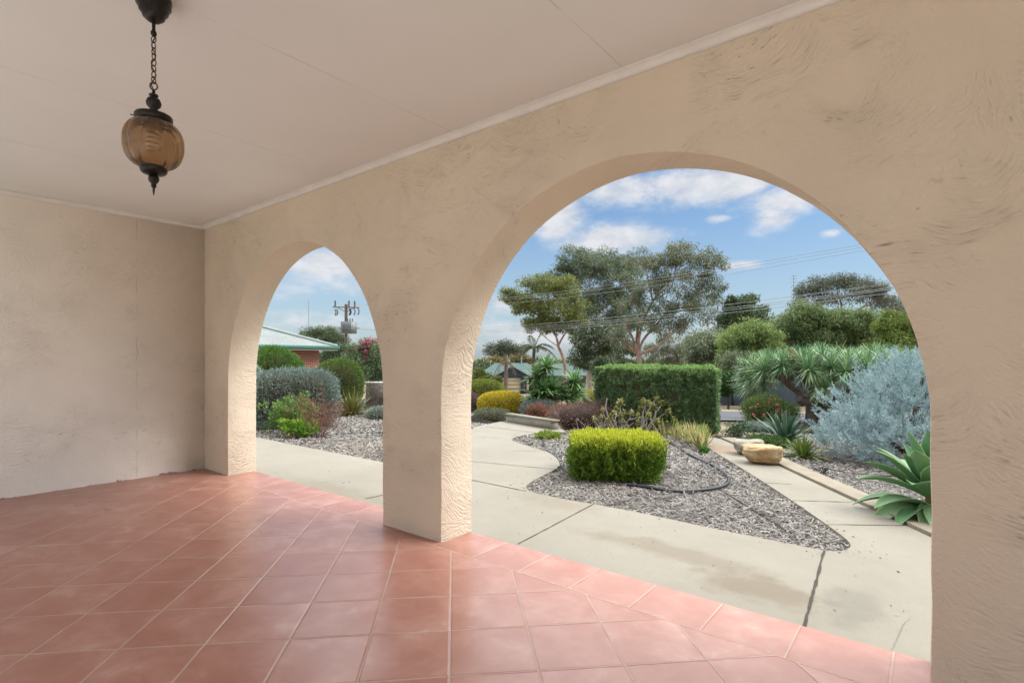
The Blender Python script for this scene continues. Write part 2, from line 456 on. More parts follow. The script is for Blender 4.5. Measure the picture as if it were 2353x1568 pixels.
def shrub(name, c, size, rot, label, cat, lm, n, L, Wd, e=2.0, rough=0.06, twig=None, depth_in=0.22, stick=0.9, group=None,
          lumps=0.07, lump_s=3.0, lo=-1.0, dirbias=None, tipfun=None, fuzz=None):
    """clipped or rounded shrub: leaves on and under the skin of a rounded body, a dark solid core and stems inside.
    c = base centre, size = full width, depth, height"""
    c = np.asarray(c, float)
    root = thing(name, c, label, cat, group)
    hw, hd, hh = size[0] / 2, size[1] / 2, size[2] / 2
    cr, sr = math.cos(rot), math.sin(rot)
    def place(q):
        return np.stack([q[:, 0] * cr - q[:, 1] * sr, q[:, 0] * sr + q[:, 1] * cr, q[:, 2]], 1) + c + np.array([0, 0, hh])
    p, nm = superdir(int(n * 1.25), e)
    keep = p[:, 2] > lo
    p, nm = p[keep][:n], nm[keep][:n]
    k = 1 - np.abs(rng.normal(0, depth_in / 2, len(p))).clip(0, depth_in * 1.6)
    q = p * np.array([hw, hd, hh])
    bump_ = 1 + lumps * 1.2 * pn(q, lump_s / max(size) * .5, c[0]) + lumps * .6 * pn(q, lump_s / max(size) * 1.3, c[1]) + rough * rng.normal(size=len(q)) * 0.5
    q = q * (k * bump_)[:, None]
    nw = unit(nm / np.array([hw, hd, hh]))
    nd = np.stack([nw[:, 0] * cr - nw[:, 1] * sr, nw[:, 0] * sr + nw[:, 1] * cr, nw[:, 2]], 1)
    D = nd * stick + rdir(len(q)) * 0.75 + np.array([0, 0, 0.25])
    if dirbias is not None: D = D + np.array(dirbias)
    Q = place(q)
    LL = L * rng.uniform(0.6, 1.3, len(q)); WW = Wd * rng.uniform(0.7, 1.3, len(q))
    if fuzz is not None:
        LL = LL * np.where(rng.random(len(q)) < fuzz, 2.0, 1.0)
    mb = MB()
    a = None
    if tipfun is not None: a = tipfun(q / np.array([hw, hd, hh]), k)
    mb.quads(leaves(Q - unit(D) * (LL * 0.5)[:, None], D, LL, WW), a)
    mb.build('foliage', lm, root)
    # solid dark core added to stop light leaking through, plus stems
    tb = MB()
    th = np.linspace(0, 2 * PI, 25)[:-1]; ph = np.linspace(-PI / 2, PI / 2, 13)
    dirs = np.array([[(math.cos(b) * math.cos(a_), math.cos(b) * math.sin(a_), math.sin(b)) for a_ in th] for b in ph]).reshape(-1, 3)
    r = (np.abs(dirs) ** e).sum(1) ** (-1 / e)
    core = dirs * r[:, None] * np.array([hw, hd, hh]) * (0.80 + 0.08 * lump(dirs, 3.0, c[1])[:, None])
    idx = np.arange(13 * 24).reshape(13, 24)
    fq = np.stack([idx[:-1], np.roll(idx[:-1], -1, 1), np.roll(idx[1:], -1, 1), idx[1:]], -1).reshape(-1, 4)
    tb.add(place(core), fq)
    for i in range(14):
        a0 = rng.uniform(0, 2 * PI)
        b0 = c + np.array([math.cos(a0) * 0.12 * hw, math.sin(a0) * 0.12 * hw, -0.02])
        e0 = place(np.array([[math.cos(a0) * hw * 0.7, math.sin(a0) * hd * 0.7, rng.uniform(-0.4, 0.3) * hh]]))[0]
        tb.tube([b0, (b0 + e0) / 2 + rng.normal(size=3) * 0.03, e0], [0.012, 0.009, 0.004], 5)
    tb.build('branches', twig or TWIG, root)
    return root

def limb(p0, p1, r0, r1, bend=0.12, n=6, sag=0.0):
    p0, p1 = np.asarray(p0, float), np.asarray(p1, float)
    t = np.linspace(0, 1, n)[:, None]
    ln = np.linalg.norm(p1 - p0)
    off = rng.normal(size=3) * ln * bend; off2 = rng.normal(size=3) * ln * bend * 0.5
    P = p0 + (p1 - p0) * t + off * np.sin(t * PI) + off2 * np.sin(2 * t * PI) + np.array([0, 0, 1.0]) * sag * ln * np.sin(t * PI)
    return P, np.linspace(r0, r1, n)

def tree(name, label, cat, base_px, d, blobs, lm, bark, trunk_to, r0, n_leaf, L, Wd, clump=0.45, per=16, hang=0.5, forks=None,
         group=None, flat_=0.75, dense=False, skin=0.5, twigs=True):
    """tree with trunk, limbs to every mass of the crown, twigs to every clump and separate leaves.
    blobs: (px, py, rx, ry[, share]) sight line to the middle of each mass and its half sizes"""
    base = ground_at(base_px, d)
    root = thing(name, base, label, cat, group)
    fork = sight(trunk_to[0], trunk_to[1], d)
    tk = MB(); cr = MB()
    P, R = limb(base - UP * 0.15, fork, r0 * 1.25, r0 * 0.72, 0.03, 8)
    R[0] *= 1.25
    tk.tube(P, R, 10)
    ends = []
    fk = [fork] + [sight(a, b, d * (1 + dd)) for a, b, dd in (forks or [])]
    for q in fk[1:]:
        P, R = limb(fork, q, r0 * 0.55, r0 * 0.34, 0.06, 7, 0.04); tk.tube(P, R, 7)
    for bl in blobs:
        px, py, rx, ry = bl[:4]
        share = bl[4] if len(bl) > 4 else 1.0
        dd = bl[5] if len(bl) > 5 else rng.uniform(-0.5, 0.5) * rx / F * 1.2
        m = sight(px, py, d * (1 + dd))
        sx, sz = rx / F * d, ry / F * d
        sy = (sx + sz) / 2
        src = min(fk, key=lambda q: np.linalg.norm(q - m) + (0.0 if q[2] < m[2] else 3.0))
        P, R = limb(src, m, r0 * 0.24, r0 * 0.08, 0.10, 8, 0.08); tk.tube(P, R, 5, False)
        nc = max(3, int(1.2 * per * share))
        u = rdir(nc) * (rng.random(nc) ** (1 / 3 if not dense else 0.22))[:, None]
        cc = m + u[:, :1] * RT * sx + u[:, 1:2] * FW * sy + u[:, 2:3] * UP * sz
        if twigs:
            for q in cc:
                s0 = P[rng.integers(3, 8)]
                tp, tr = limb(s0, q, r0 * 0.07, r0 * 0.022, 0.10, 5, 0.05); tk.tube(tp, tr, 4, False)
        nl = int(n_leaf * share)
        per_c = max(4, nl // nc)
        cs = 1.12 * clump * min(1.0, (sx + sz) / 2 / (clump * 1.6))
        idx = np.repeat(np.arange(nc), per_c)
        o = rdir(len(idx)) * (rng.random(len(idx)) ** skin)[:, None] * cs * rng.uniform(0.7, 1.25, nc)[idx][:, None]
        o[:, 2] *= flat_
        Q = cc[idx] + o
        D = unit(o) * 0.6 + rdir(len(idx)) * 0.8 + np.array([0, 0, -hang])
        cr.quads(leaves(Q, D, L * rng.uniform(0.6, 1.3, len(idx)), Wd * rng.uniform(0.7, 1.3, len(idx))))
    cr.build('crown', lm, root)
    tk.build('trunk', bark, root, smooth=True)
    return root

def rosette(mb, c, axis, n, L, Wd, lo=8, hi=105, droop=0.25, seg=4, fold=0.3, spread=0.03, a=None, prof=None):
    axis = unit(np.asarray(axis, float))
    t1 = unit(np.cross(axis, UP + np.array([0.13, 0.21, 0]))); t2 = np.cross(axis, t1)
    pol = np.radians(lo + (hi - lo) * np.sqrt(rng.random(n)))
    azm = rng.random(n) * 2 * PI
    D = np.cos(pol)[:, None] * axis + np.sin(pol)[:, None] * (np.cos(azm)[:, None] * t1 + np.sin(azm)[:, None] * t2)
    P = np.asarray(c) + D * spread + axis * rng.uniform(-0.06, 0.03, n)[:, None]
    blades(mb, P, D, L * rng.uniform(0.7, 1.1, n), Wd * rng.uniform(0.8, 1.15, n), droop * rng.uniform(0.4, 1.4, n), seg, fold, prof, a=None if a is None else np.full(n, a))

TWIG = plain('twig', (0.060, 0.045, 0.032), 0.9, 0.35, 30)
BARK_GREY = plain('bark_grey', (0.30, 0.26, 0.22), 0.85, 0.35, 5, bump=0.4)
BARK_PALE = plain('bark_pale', (0.46, 0.41, 0.36), 0.8, 0.35, 4, bump=0.3)
BARK_PINK = plain('bark_pink', (0.36, 0.25, 0.20), 0.8, 0.45, 3, bump=0.3)
BARK_DARK = plain('bark_dark', (0.085, 0.065, 0.055), 0.9, 0.35, 5, bump=0.4)

# ------------------------------------------------------------------ camera, sun, sky
cam = bpy.data.cameras.new('camera'); cam.sensor_width = 36; cam.lens = 36 * F / 2352
cam.shift_y = (CY - 784) / 2352; cam.clip_start = 0.05; cam.clip_end = 6000
co = bpy.data.objects.new('camera', cam); COL.objects.link(co)
co.location = (0, 0, H); co.rotation_euler = (PI / 2, 0, YAW)
SC.camera = co

SUN_EL, SUN_AZ = math.radians(54), math.radians(63)       # azimuth from +Y towards +X
sd = Vector((math.sin(SUN_AZ) * math.cos(SUN_EL), math.cos(SUN_AZ) * math.cos(SUN_EL), math.sin(SUN_EL)))
sl = bpy.data.lights.new('sun', 'SUN'); sl.energy = 1.8; sl.angle = math.radians(30); sl.color = (1.0, 0.96, 0.90)
so = bpy.data.objects.new('sun', sl); COL.objects.link(so)
so.rotation_euler = sd.to_track_quat('Z', 'Y').to_euler(); so.location = (30, 5, 40)

def make_world():
    w = bpy.data.worlds.new('World'); SC.world = w; w.use_nodes = True
    nt = w.node_tree
    for n in list(nt.nodes): nt.nodes.remove(n)
    t = NT(nt)
    sky = t.n('ShaderNodeTexSky', sky_type='NISHITA', sun_disc=False, sun_elevation=SUN_EL, sun_rotation=SUN_AZ,
              air_density=1.0, dust_density=1.0, ozone_density=2.0, altitude=50)
    tc = t.n('ShaderNodeTexCoord').outputs['Generated']
    sp = t.n('ShaderNodeSeparateXYZ'); t.set(sp, 0, tc)
    az = t.math('ARCTAN2', sp.outputs[0], sp.outputs[1])
    el = t.math('ARCSINE', sp.outputs[2])
    cb = t.n('ShaderNodeCombineXYZ'); t.set(cb, 0, az); t.set(cb, 1, t.math('MULTIPLY', el, 1.9)); t.set(cb, 2, 0.37)
    cv = cb.outputs[0]
    wisp = t.noise(cv, 7.0, 7, 0.6, 0.35)
    fine = t.noise(cv, 19.0, 6, 0.62, 0.2)
    def angles(px, py):
        v = sight(px, py, 1.0) - np.array([0, 0, H]); v /= np.linalg.norm(v)
        return math.atan2(v[0], v[1]), math.asin(v[2])
    tot = None
    banks = [(1500, 425, 190, 34, 1.0), (1660, 425, 150, 36, 1.1), (1810, 455, 110, 32, 1.05), (1772, 500, 48, 30, 1.0), (1275, 505, 60, 45, 1.0),
             (1400, 555, 130, 30, 1.05), (1650, 504, 26, 9, .9), (1700, 610, 45, 10, .85), (1910, 535, 26, 8, .8), (1160, 700, 90, 34, .8),
             (755, 615, 120, 52, 1.0), (690, 665, 120, 26, .6), (1250, 760, 240, 34, .8), (1700, 760, 200, 26, .75), (1500, 330, 600, 60, .9),
             (500, 500, 260, 60, .9), (2500, 420, 260, 70, .9), (720, 740, 200, 26, .55)]
    for px, py, rx, ry, s in banks:
        a, e = angles(px, py); a2, e2 = angles(px + rx, py); a3, e3 = angles(px, py - ry)
        da = t.math('DIVIDE', t.math('SUBTRACT', az, a), 1.2 * abs(a2 - a)); de = t.math('DIVIDE', t.math('SUBTRACT', el, e), 1.25 * abs(e3 - e))
        q = t.math('ADD', t.math('MULTIPLY', da, da), t.math('MULTIPLY', de, de))
        g = t.math('MULTIPLY', t.math('EXPONENT', t.math('MULTIPLY', q, -0.9)), s)
        tot = g if tot is None else t.math('MAXIMUM', tot, g)
    dens = t.math('ADD', tot, t.math('ADD', t.math('MULTIPLY', t.math('SUBTRACT', wisp, 0.5), 1.5), t.math('MULTIPLY', t.math('SUBTRACT', fine, 0.5), 0.7)))
    # unseen bright cloud added overhead and behind, to fill porch and garden with light
    over = t.step(t.noise(cv, 2.6, 6, 0.6, 0.3), 0.34, 0.48)
    ahead = t.n('ShaderNodeVectorMath', operation='DOT_PRODUCT'); t.set(ahead, 0, tc); t.set(ahead, 1, tuple(float(v) for v in FW))
    high = t.math('MAXIMUM', t.step(el, 0.35, 0.48), t.math('SUBTRACT', 1.0, t.step(ahead.outputs['Value'], -0.1, 0.25)))
    over = t.math('MULTIPLY', over, high)
    dens = t.math('MAXIMUM', t.step(dens, 0.22, 1.05), over)
    white = t.mix(t.step(fine, 0.35, 0.65), (4.6, 4.7, 5.0), (5.6, 5.6, 5.7))
    milky = t.math('MULTIPLY', t.math('SUBTRACT', 1.0, t.step(el, 0.0, 0.34)), 0.55)
    scol = t.mix(1.0, sky.outputs[0], (0.74, 0.91, 1.0), 'MULTIPLY')
    base = t.mix(milky, scol, (3.4, 3.8, 4.4))
    white = t.mix(over, white, t.mix(t.step(ahead.outputs['Value'], -0.2, 0.3), (6.0, 6.0, 6.1), (36.0, 36.0, 36.0)))
    c = t.mix(t.math('MULTIPLY', dens, 0.92), base, white)
    bg = t.n('ShaderNodeBackground', ins={'Strength': 0.072}); t.set(bg, 'Color', c)
    o = t.n('ShaderNodeOutputWorld'); nt.links.new(bg.outputs[0], o.inputs[0])
make_world()
SC.view_settings.view_transform = 'Standard'; SC.view_settings.look = 'None'
SC.view_settings.exposure = 1.08; SC.view_settings.gamma = 1.0

# ------------------------------------------------------------------ porch
XL, YW, YO, ZC = -6.43, 2.49, 2.79, 2.72
YB = -0.7
m = MB(); m.slab([(XL, YB), (3, YB), (3, 2.43), (XL, 2.43)], -0.14, 0.0)
tag(m.build('tiled_floor', tilemat('terracotta_tile', False)), kind='structure')
m = MB(); m.slab([(XL - .3, 2.43), (3, 2.43), (3, 2.772), (XL - .3, 2.772)], -0.14, 0.0)
tag(m.build('tiled_threshold', tilemat('terracotta_border_tile', True)), kind='structure')

ST_A = stucco('cream_stucco', (0.68, 0.585, 0.465), 3.1, None, 1.15)
ST_B = stucco('pale_stucco', (0.84, 0.785, 0.71), 11.7, XL + 1.84, 0.75, 0.8)  # coloured paler than the arched wall, standing in for light through the arches

def arched_wall():
    spring, ra = 0.985, 1.298
    out = [(XL - .3, -.02), (-5.845, -.02)]
    def arch(x0, x1):
        cx, r = (x0 + x1) / 2, (x1 - x0) / 2
        pts = [(x0, z) for z in np.linspace(-.02, spring, 26)[1:]]
        pts += [(cx - r * math.cos(a), spring + ra * math.sin(a)) for a in np.linspace(0, PI, 150)[1:-1]]
        pts += [(x1, z) for z in np.linspace(spring, -.02, 26)[:-1]]
        return [(x + 0.003 * math.sin(z * 5 + x0) * math.sin(z * 11 + 2 * x0) + rng.normal() * .0004, z + rng.normal() * .0004 + .002 * math.sin(x * 8)) for x, z in pts]
    out += arch(-5.845, -3.24); out += [(-3.24, -.02), (-2.609, -.02)]
    out += arch(-2.609, -0.017); out += [(-0.017, -.02), (3, -.02), (3, 2.95), (XL - .3, 2.95)]
    bm = bmesh.new()
    vs = [bm.verts.new((x, YW, z)) for x, z in out]
    f = bm.faces.new(vs)
    bm.normal_update()
    if f.normal.y > 0: f.normal_flip()
    r = bmesh.ops.extrude_face_region(bm, geom=[f])
    ev = [g for g in r['geom'] if isinstance(g, bmesh.types.BMVert)]
    bmesh.ops.translate(bm, vec=(0, YO - YW, 0), verts=ev)
    bmesh.ops.recalc_face_normals(bm, faces=bm.faces)
    edges = [e for e in bm.edges if abs(e.verts[0].co.y - e.verts[1].co.y) < 1e-5 and max(v.co.z for v in e.verts) < 2.6 and min(v.co.x for v in e.verts) > XL - .2 and max(v.co.x for v in e.verts) < 2.9
             and not (abs(e.verts[0].co.z + .02) < .004 and abs(e.verts[1].co.z + .02) < .004)]
    bmesh.ops.bevel(bm, geom=edges, offset=0.010, segments=2, affect='EDGES', profile=0.6)
    bmesh.ops.triangulate(bm, faces=[g for g in bm.faces if len(g.verts) > 4])
    for f in bm.faces: f.smooth = True
    for e in bm.edges: e.smooth = len(e.link_faces) < 2 or e.calc_face_angle(0) < math.radians(28)
    me = bpy.data.meshes.new('arched_wall'); bm.to_mesh(me); bm.free()
    me.materials.append(ST_A)
    o = bpy.data.objects.new('arched_wall', me); COL.objects.link(o)
    tag(o, 'long cream trowelled stucco wall with two round arches opening to the garden', 'wall', kind='thing')
arched_wall()
m = MB(); m.slab([(XL - .3, YB), (XL, YB), (XL, YW), (XL - .3, YW)], -.02, 2.95, True)
# chipped plaster lip along the foot of the wall
o = m.build('side_wall', ST_B)
tag(o, 'blank end wall of trowelled stucco on the left, coloured paler for light through the arches, with no opening', 'wall', kind='thing')

def ceilmat():
    mt, nt = newmat('ceiling_paint'); t = NT(nt)
    c = t.coord(); sp = t.n('ShaderNodeSeparateXYZ'); t.set(sp, 0, c)
    d, _ = dist_line(t, sp.outputs[0], -1.245, 1.225)
    wob = t.math('MULTIPLY', t.math('SUBTRACT', t.noise(c, 7.0, 4), 0.5), 0.006)
    ln = t.math('SUBTRACT', 1.0, t.step(t.math('ABSOLUTE', t.math('ADD', d, wob)), 0.0010, 0.0045))
    fade = t.step(t.noise(c, 1.9, 3), 0.36, 0.60)
    col = t.ramp(t.noise(c, 1.1, 4), [(0.3, (0.765, 0.785, 0.77)), (0.7, (0.81, 0.83, 0.815))])
    col = t.mix(t.math('MULTIPLY', ln, t.math('MULTIPLY_ADD', fade, 0.32, 0.12)), col, (0.42, 0.36, 0.32))
    t.out(col, 0.7, t.bump(t.noise(c, 60.0, 3), 0.08, 0.003), 0.25)
    return mt
m = MB(); m.slab([(XL, YB), (3, YB), (3, YW), (XL, YW)], ZC, ZC + .06, True)
tag(m.build('ceiling', ceilmat()), kind='structure')

CORN = plain('cornice_paint', (0.74, 0.73, 0.70), 0.6, 0.06, 6)
def cornice():
    """small coved moulding run along both walls under the ceiling"""
    pr = [(0.0, -0.040), (0.007, -0.040), (0.011, -0.028), (0.020, -0.015), (0.033, -0.008), (0.042, -0.006), (0.042, -0.001)]
    for nm, lab, fn in (('cornice', 'white coved cornice along the top of the arched wall', lambda u, v: [(XL + .001 + u, YW - .001 - u, ZC + v), (3, YW - .001 - u, ZC + v)]),
                        ('cornice', 'white coved cornice along the top of the blank side wall', lambda u, v: [(XL + .001 + u, YW - .001 - u, ZC + v), (XL + .001 + u, YB, ZC + v)])):
        m = MB(); rows = np.array([fn(u, v) for u, v in pr])
        k = len(pr)
        vs = rows.reshape(-1, 3); fs = [(2 * i, 2 * i + 1, 2 * i + 3, 2 * i + 2) for i in range(k - 1)]
        m.add(vs, fs)
        tag(m.build(nm, CORN, smooth=True), lab, 'cornice')
cornice()

# unseen pale slab added behind the camera to bounce light into the porch
m = MB(); m.slab([(-16, -14), (12, -14), (12, YB - .01), (-16, YB - .01)], -0.12, -0.02)
tag(m.build('bounce_slab', plain('bounce_slab_pale', (0.52, 0.49, 0.44), .8, .06, 2)), kind='structure')

# ------------------------------------------------------------------ lantern
def lantern():
    D = 2.16
    c = sight(353, 330, D)
    zc = c[2]
    z_of = lambda py: H + (CY - py) / F * D
    root = thing('pendant_lantern', (c[0], c[1], ZC), 'amber glass globe lantern with black metal fittings hanging on a chain from the porch ceiling', 'lantern')
    iron = plain('blackened_brass', (0.022, 0.019, 0.016), 0.38, 0.5, 40, 0.5, 0.6)
    brass = plain('aged_brass_chain', (0.10, 0.070, 0.050), 0.45, 0.4, 60, 0.5, 0.8)
    P = lambda z: (c[0], c[1], z)
    q = MB()
    zt = ZC - .001
    q.lathe([(0.0, zt), (0.062, zt), (0.064, zt - .02), (0.060, zt - .034), (0.062, zt - .04), (0.050, zt - .058), (0.052, zt - .063), (0.038, zt - .082), (0.039, zt - .087), (0.022, zt - .102), (0.010, zt - .108), (0.0, zt - .109)], P(0), 36)
    q.build('canopy', iron, root, True)
    za = zt - .105; zb = z_of(80)
    q = MB(); q.tube([P(za), P(zb)], 0.0065, 10); q.lathe([(0.0, zb + .016), (0.010, zb + .012), (0.011, zb), (0.006, zb - .008), (0.0, zb - .012)], P(0), 14)
    q.build('stem', iron, root, True)
    # chain: nine plain links, the last one larger, and the flex threaded through it
    z1 = z_of(205)
    n = 9
    pitch = (zb - .008 - z1) / n
    ch = MB()
    for i in range(n):
        zz = zb - .008 - pitch * (i + .5); a = 0.6 + (PI / 2) * (i % 2) + rng.normal() * .2
        big = 1.45 if i == n - 1 else 1.0
        t = np.linspace(0, 2 * PI, 21)
        lx = np.cos(t) * .0088 * big; lz = np.sin(t) * pitch * .60 * (1.1 if big > 1 else 1)
        ch.tube(np.stack([c[0] + lx * math.cos(a), c[1] + lx * math.sin(a), zz + lz], 1), 0.0021 * big, 6, False)
    chain = ch.build('chain', brass, root, True)
    fx = MB(); tt = np.linspace(0, 1, 24)
    fx.tube(np.stack([c[0] + .006 * np.sin(tt * 19), c[1] + .006 * np.cos(tt * 17), zb - (zb - z1) * tt], 1), 0.0024, 5)
    fx.build('flex', plain('flex_black', (0.06, 0.045, 0.035), .5), root, True)
    # fluted urn and cap above the globe
    zu = z_of(218); zcap = z_of(268)
    q = MB()
    q.lathe([(0.0, zu + .018), (0.006, zu + .016), (0.006, zu + .004), (0.016, zu), (0.017, zu - .006), (0.010, zu - .010)], P(0), 20)
    q.lathe([(0.010, zu - .010), (0.022, zu - .018), (0.0275, zu - .032), (0.025, zu - .046), (0.016, zu - .056), (0.013, zu - .062), (0.016, zu - .070), (0.022, zcap + .014)], P(0), 48, 14, 0.14)
    q.build('urn', iron, root, True)
    q = MB(); q.lathe([(0.0, zcap + .017), (0.022, zcap + .016), (0.052, zcap + .008), (0.064, zcap + .004), (0.067, zcap - .001), (0.067, zcap - .021), (0.063, zcap - .024), (0.056, zcap - .022)], P(0), 40)
    for a in (0.3, 2.4, 4.5):
        q.tube([(c[0] + math.cos(a) * .066, c[1] + math.sin(a) * .066, zcap - .013), (c[0] + math.cos(a) * .078, c[1] + math.sin(a) * .078, zcap - .013)], .0022, 6)
    q.build('cap', iron, root, True)
    # globe: melon-lobed smoked glass
    gm, nt = newmat('amber_glass'); t = NT(nt)
    tc = t.coord(); sp = t.n('ShaderNodeSeparateXYZ'); t.set(sp, 0, tc)
    lw = t.n('ShaderNodeLayerWeight', ins={'Blend': 0.35})
    cloud = t.noise(tc, 9.0, 4, 0.6)
    tint = t.mix(t.math('ADD', t.math('MULTIPLY', lw.outputs['Facing'], 0.8), t.math('MULTIPLY', cloud, 0.25), clamp=True), (0.80, 0.645, 0.47), (0.33, 0.21, 0.12))
    tr = t.n('ShaderNodeBsdfTransparent'); t.set(tr, 'Color', tint)
    gl = t.n('ShaderNodeBsdfGlossy', ins={'Roughness': 0.06, 'Color': (1, .95, .88, 1)})
    df = t.n('ShaderNodeBsdfTranslucent', ins={'Color': (0.42, 0.28, 0.16, 1)})
    d2 = t.n('ShaderNodeBsdfDiffuse', ins={'Color': (0.33, 0.22, 0.13, 1)})
    ad = t.n('ShaderNodeMixShader', ins={0: 0.5}); nt.links.new(df.outputs[0], ad.inputs[1]); nt.links.new(d2.outputs[0], ad.inputs[2])
    m1 = t.n('ShaderNodeMixShader', ins={0: 0.30}); nt.links.new(tr.outputs[0], m1.inputs[1]); nt.links.new(ad.outputs[0], m1.inputs[2])
    fr = t.n('ShaderNodeFresnel', ins={'IOR': 1.45})
    m2 = t.n('ShaderNodeMixShader'); t.set(m2, 0, fr.outputs[0]); nt.links.new(m1.outputs[0], m2.inputs[1]); nt.links.new(gl.outputs[0], m2.inputs[2])
    oo = t.n('ShaderNodeOutputMaterial'); nt.links.new(m2.outputs[0], oo.inputs[0])
    zt_, zb_ = zcap - .020, z_of(388)
    prof = []
    for k in range(33):
        u = k / 32; z = zt_ + (zb_ - zt_) * u
        prof.append((0.046 + (0.1085 - 0.046) * (max(0, 1 - abs(2 * u - 0.96) ** 2.3)) ** 0.62 if 0 < u < 1 else 0.046, z))
    q = MB(); q.lathe(prof, P(0), 120, 12, 0.055)
    q.build('globe', gm, root, True)
    # lamp inside: white coiled tube on a socket
    q = MB(); tt = np.linspace(0, 1, 90)
    zl = (zt_ + zb_) / 2 + .012
    q.tube(np.stack([c[0] + .022 * np.cos(tt * 8 * PI), c[1] + .022 * np.sin(tt * 8 * PI), zl + .038 - .075 * tt], 1), .0062, 8)
    lb = q.build('bulb', plain('lamp_white', (0.8, 0.77, 0.7), .35, .03), root, True)
    q = MB(); q.lathe([(0.0, zt_ + .01), (0.020, zt_ + .01), (0.020, zt_ - .035), (0.027, zt_ - .038), (0.024, zl + .04), (0.0, zl + .04)], P(0), 20)
    q.build('socket', plain('socket_cream', (0.35, 0.30, 0.24), .5), root, True)
    q = MB()
    q.lathe([(0.040, zb_ + .010), (0.047, zb_ + .007), (0.049, zb_), (0.047, zb_ - .012), (0.040, zb_ - .020), (0.026, zb_ - .024), (0.012, zb_ - .027)], P(0), 36)
    q.lathe([(0.012, zb_ - .027), (0.019, zb_ - .033), (0.0205, zb_ - .043), (0.016, zb_ - .054), (0.008, zb_ - .062), (0.010, zb_ - .067), (0.009, zb_ - .074), (0.0045, zb_ - .079), (0.0042, zb_ - .092), (0.0015, zb_ - .108), (0.0, zb_ - .110)], P(0), 36, 12, 0.12)
    q.build('finial', iron, root, True)
lantern()

# ------------------------------------------------------------------ ground, road, beds, paths
def groundmat():
    mt, nt = newmat('dry_ground'); t = NT(nt); c = t.coord()
    n1 = t.noise(c, 0.25, 5, 0.6); n2 = t.noise(c, 6.0, 5, 0.65); n3 = t.noise(c, 40.0, 4, 0.7)
    col = t.ramp(n1, [(0.35, lin(205, 188, 160, .46)), (0.65, lin(180, 165, 138, .44))])
    col = t.mix(t.math('MULTIPLY', t.step(n2, 0.45, 0.7), 0.5), col, lin(138, 125, 104, .6))
    col = t.mix(t.math('MULTIPLY', t.step(n3, 0.55, 0.75), 0.45), col, lin(98, 84, 66, .6))
    ln = t.vmath('LENGTH', c).outputs['Value']
    far = t.step(ln, 60.0, 160.0)
    col = t.mix(far, col, (0.10, 0.13, 0.06))
    t.out(col, 0.9, t.bump(n3, 0.5, 0.03), 0.15)
    return mt
def build_ground():
    rr = np.concatenate([[0.01], np.linspace(1, 30, 60), np.geomspace(31, 3500, 50)])
    th = np.linspace(0, 2 * PI, 241)[:-1]
    R, T = np.meshgrid(rr, th, indexing='ij')
    X, Y = R * np.cos(T), R * np.sin(T)
    Z = land(X, Y) - 0.012
    Z = np.where(R < 8.4, -0.062, Z)
    idx = np.arange(X.size).reshape(X.shape)
    q = np.stack([idx[:-1], idx[1:], np.roll(idx[1:], -1, 1), np.roll(idx[:-1], -1, 1)], -1).reshape(-1, 4)
    mb = MB(); mb.add(np.stack([X, Y, Z], -1).reshape(-1, 3), q)
    tag(mb.build('ground', groundmat(), smooth=True), kind='structure')
build_ground()

def drape(name, pts, width, mat, lift, kind='structure', n=60, across=5, origin=None):
    """a strip laid on the land along a line"""
    P = np.array(pts, float); L = np.linalg.norm(np.diff(P, axis=0), axis=1); s = np.concatenate([[0], np.cumsum(L)])
    u = np.linspace(0, s[-1], n); C = np.stack([np.interp(u, s, P[:, 0]), np.interp(u, s, P[:, 1])], 1)
    T = unit(np.gradient(C, axis=0)); Nn = np.stack([-T[:, 1], T[:, 0]], 1)
    w = np.linspace(-.5, .5, across) * width
    V = C[:, None] + Nn[:, None] * w[None, :, None]
    Z = land(V[..., 0], V[..., 1]) + lift
    idx = np.arange(n * across).reshape(n, across)
    q = np.stack([idx[:-1, :-1], idx[1:, :-1], idx[1:, 1:], idx[:-1, 1:]], -1).reshape(-1, 4)
    q = q[:, ::-1]
    mb = MB(); mb.add(np.concatenate([V, Z[..., None]], -1).reshape(-1, 3), q)
    o = mb.build(name, mat, origin=origin, smooth=True)
    return tag(o, kind=kind)

r_near = spot(1665, 966); r_far = spot(1665, 945)
RDIR = unit((RT * 1.0 - FW * 0.12))[:2]
wid = abs(np.dot((r_far - r_near)[:2], np.array([-RDIR[1], RDIR[0]])))
mid = (r_near + r_far)[:2] / 2
road_mat = plain('asphalt', (0.085, 0.093, 0.105), 0.85, 0.2, 30, 0.2, bump=0.1)
drape('road', [mid - RDIR * 60, mid + RDIR * 60], wid, road_mat, 0.012, n=120)
kerb_mat = plain('kerb_concrete', (0.40, 0.36, 0.30), 0.8, 0.2, 12)
Nrd = np.array([-RDIR[1], RDIR[0]])
for sgn in (-1, 1):
    p0 = mid + Nrd * sgn * (wid / 2 + .14)
    drape('kerb_strip', [p0 - RDIR * 60, p0 + RDIR * 60], 0.3, kerb_mat, 0.055, n=120, across=2)

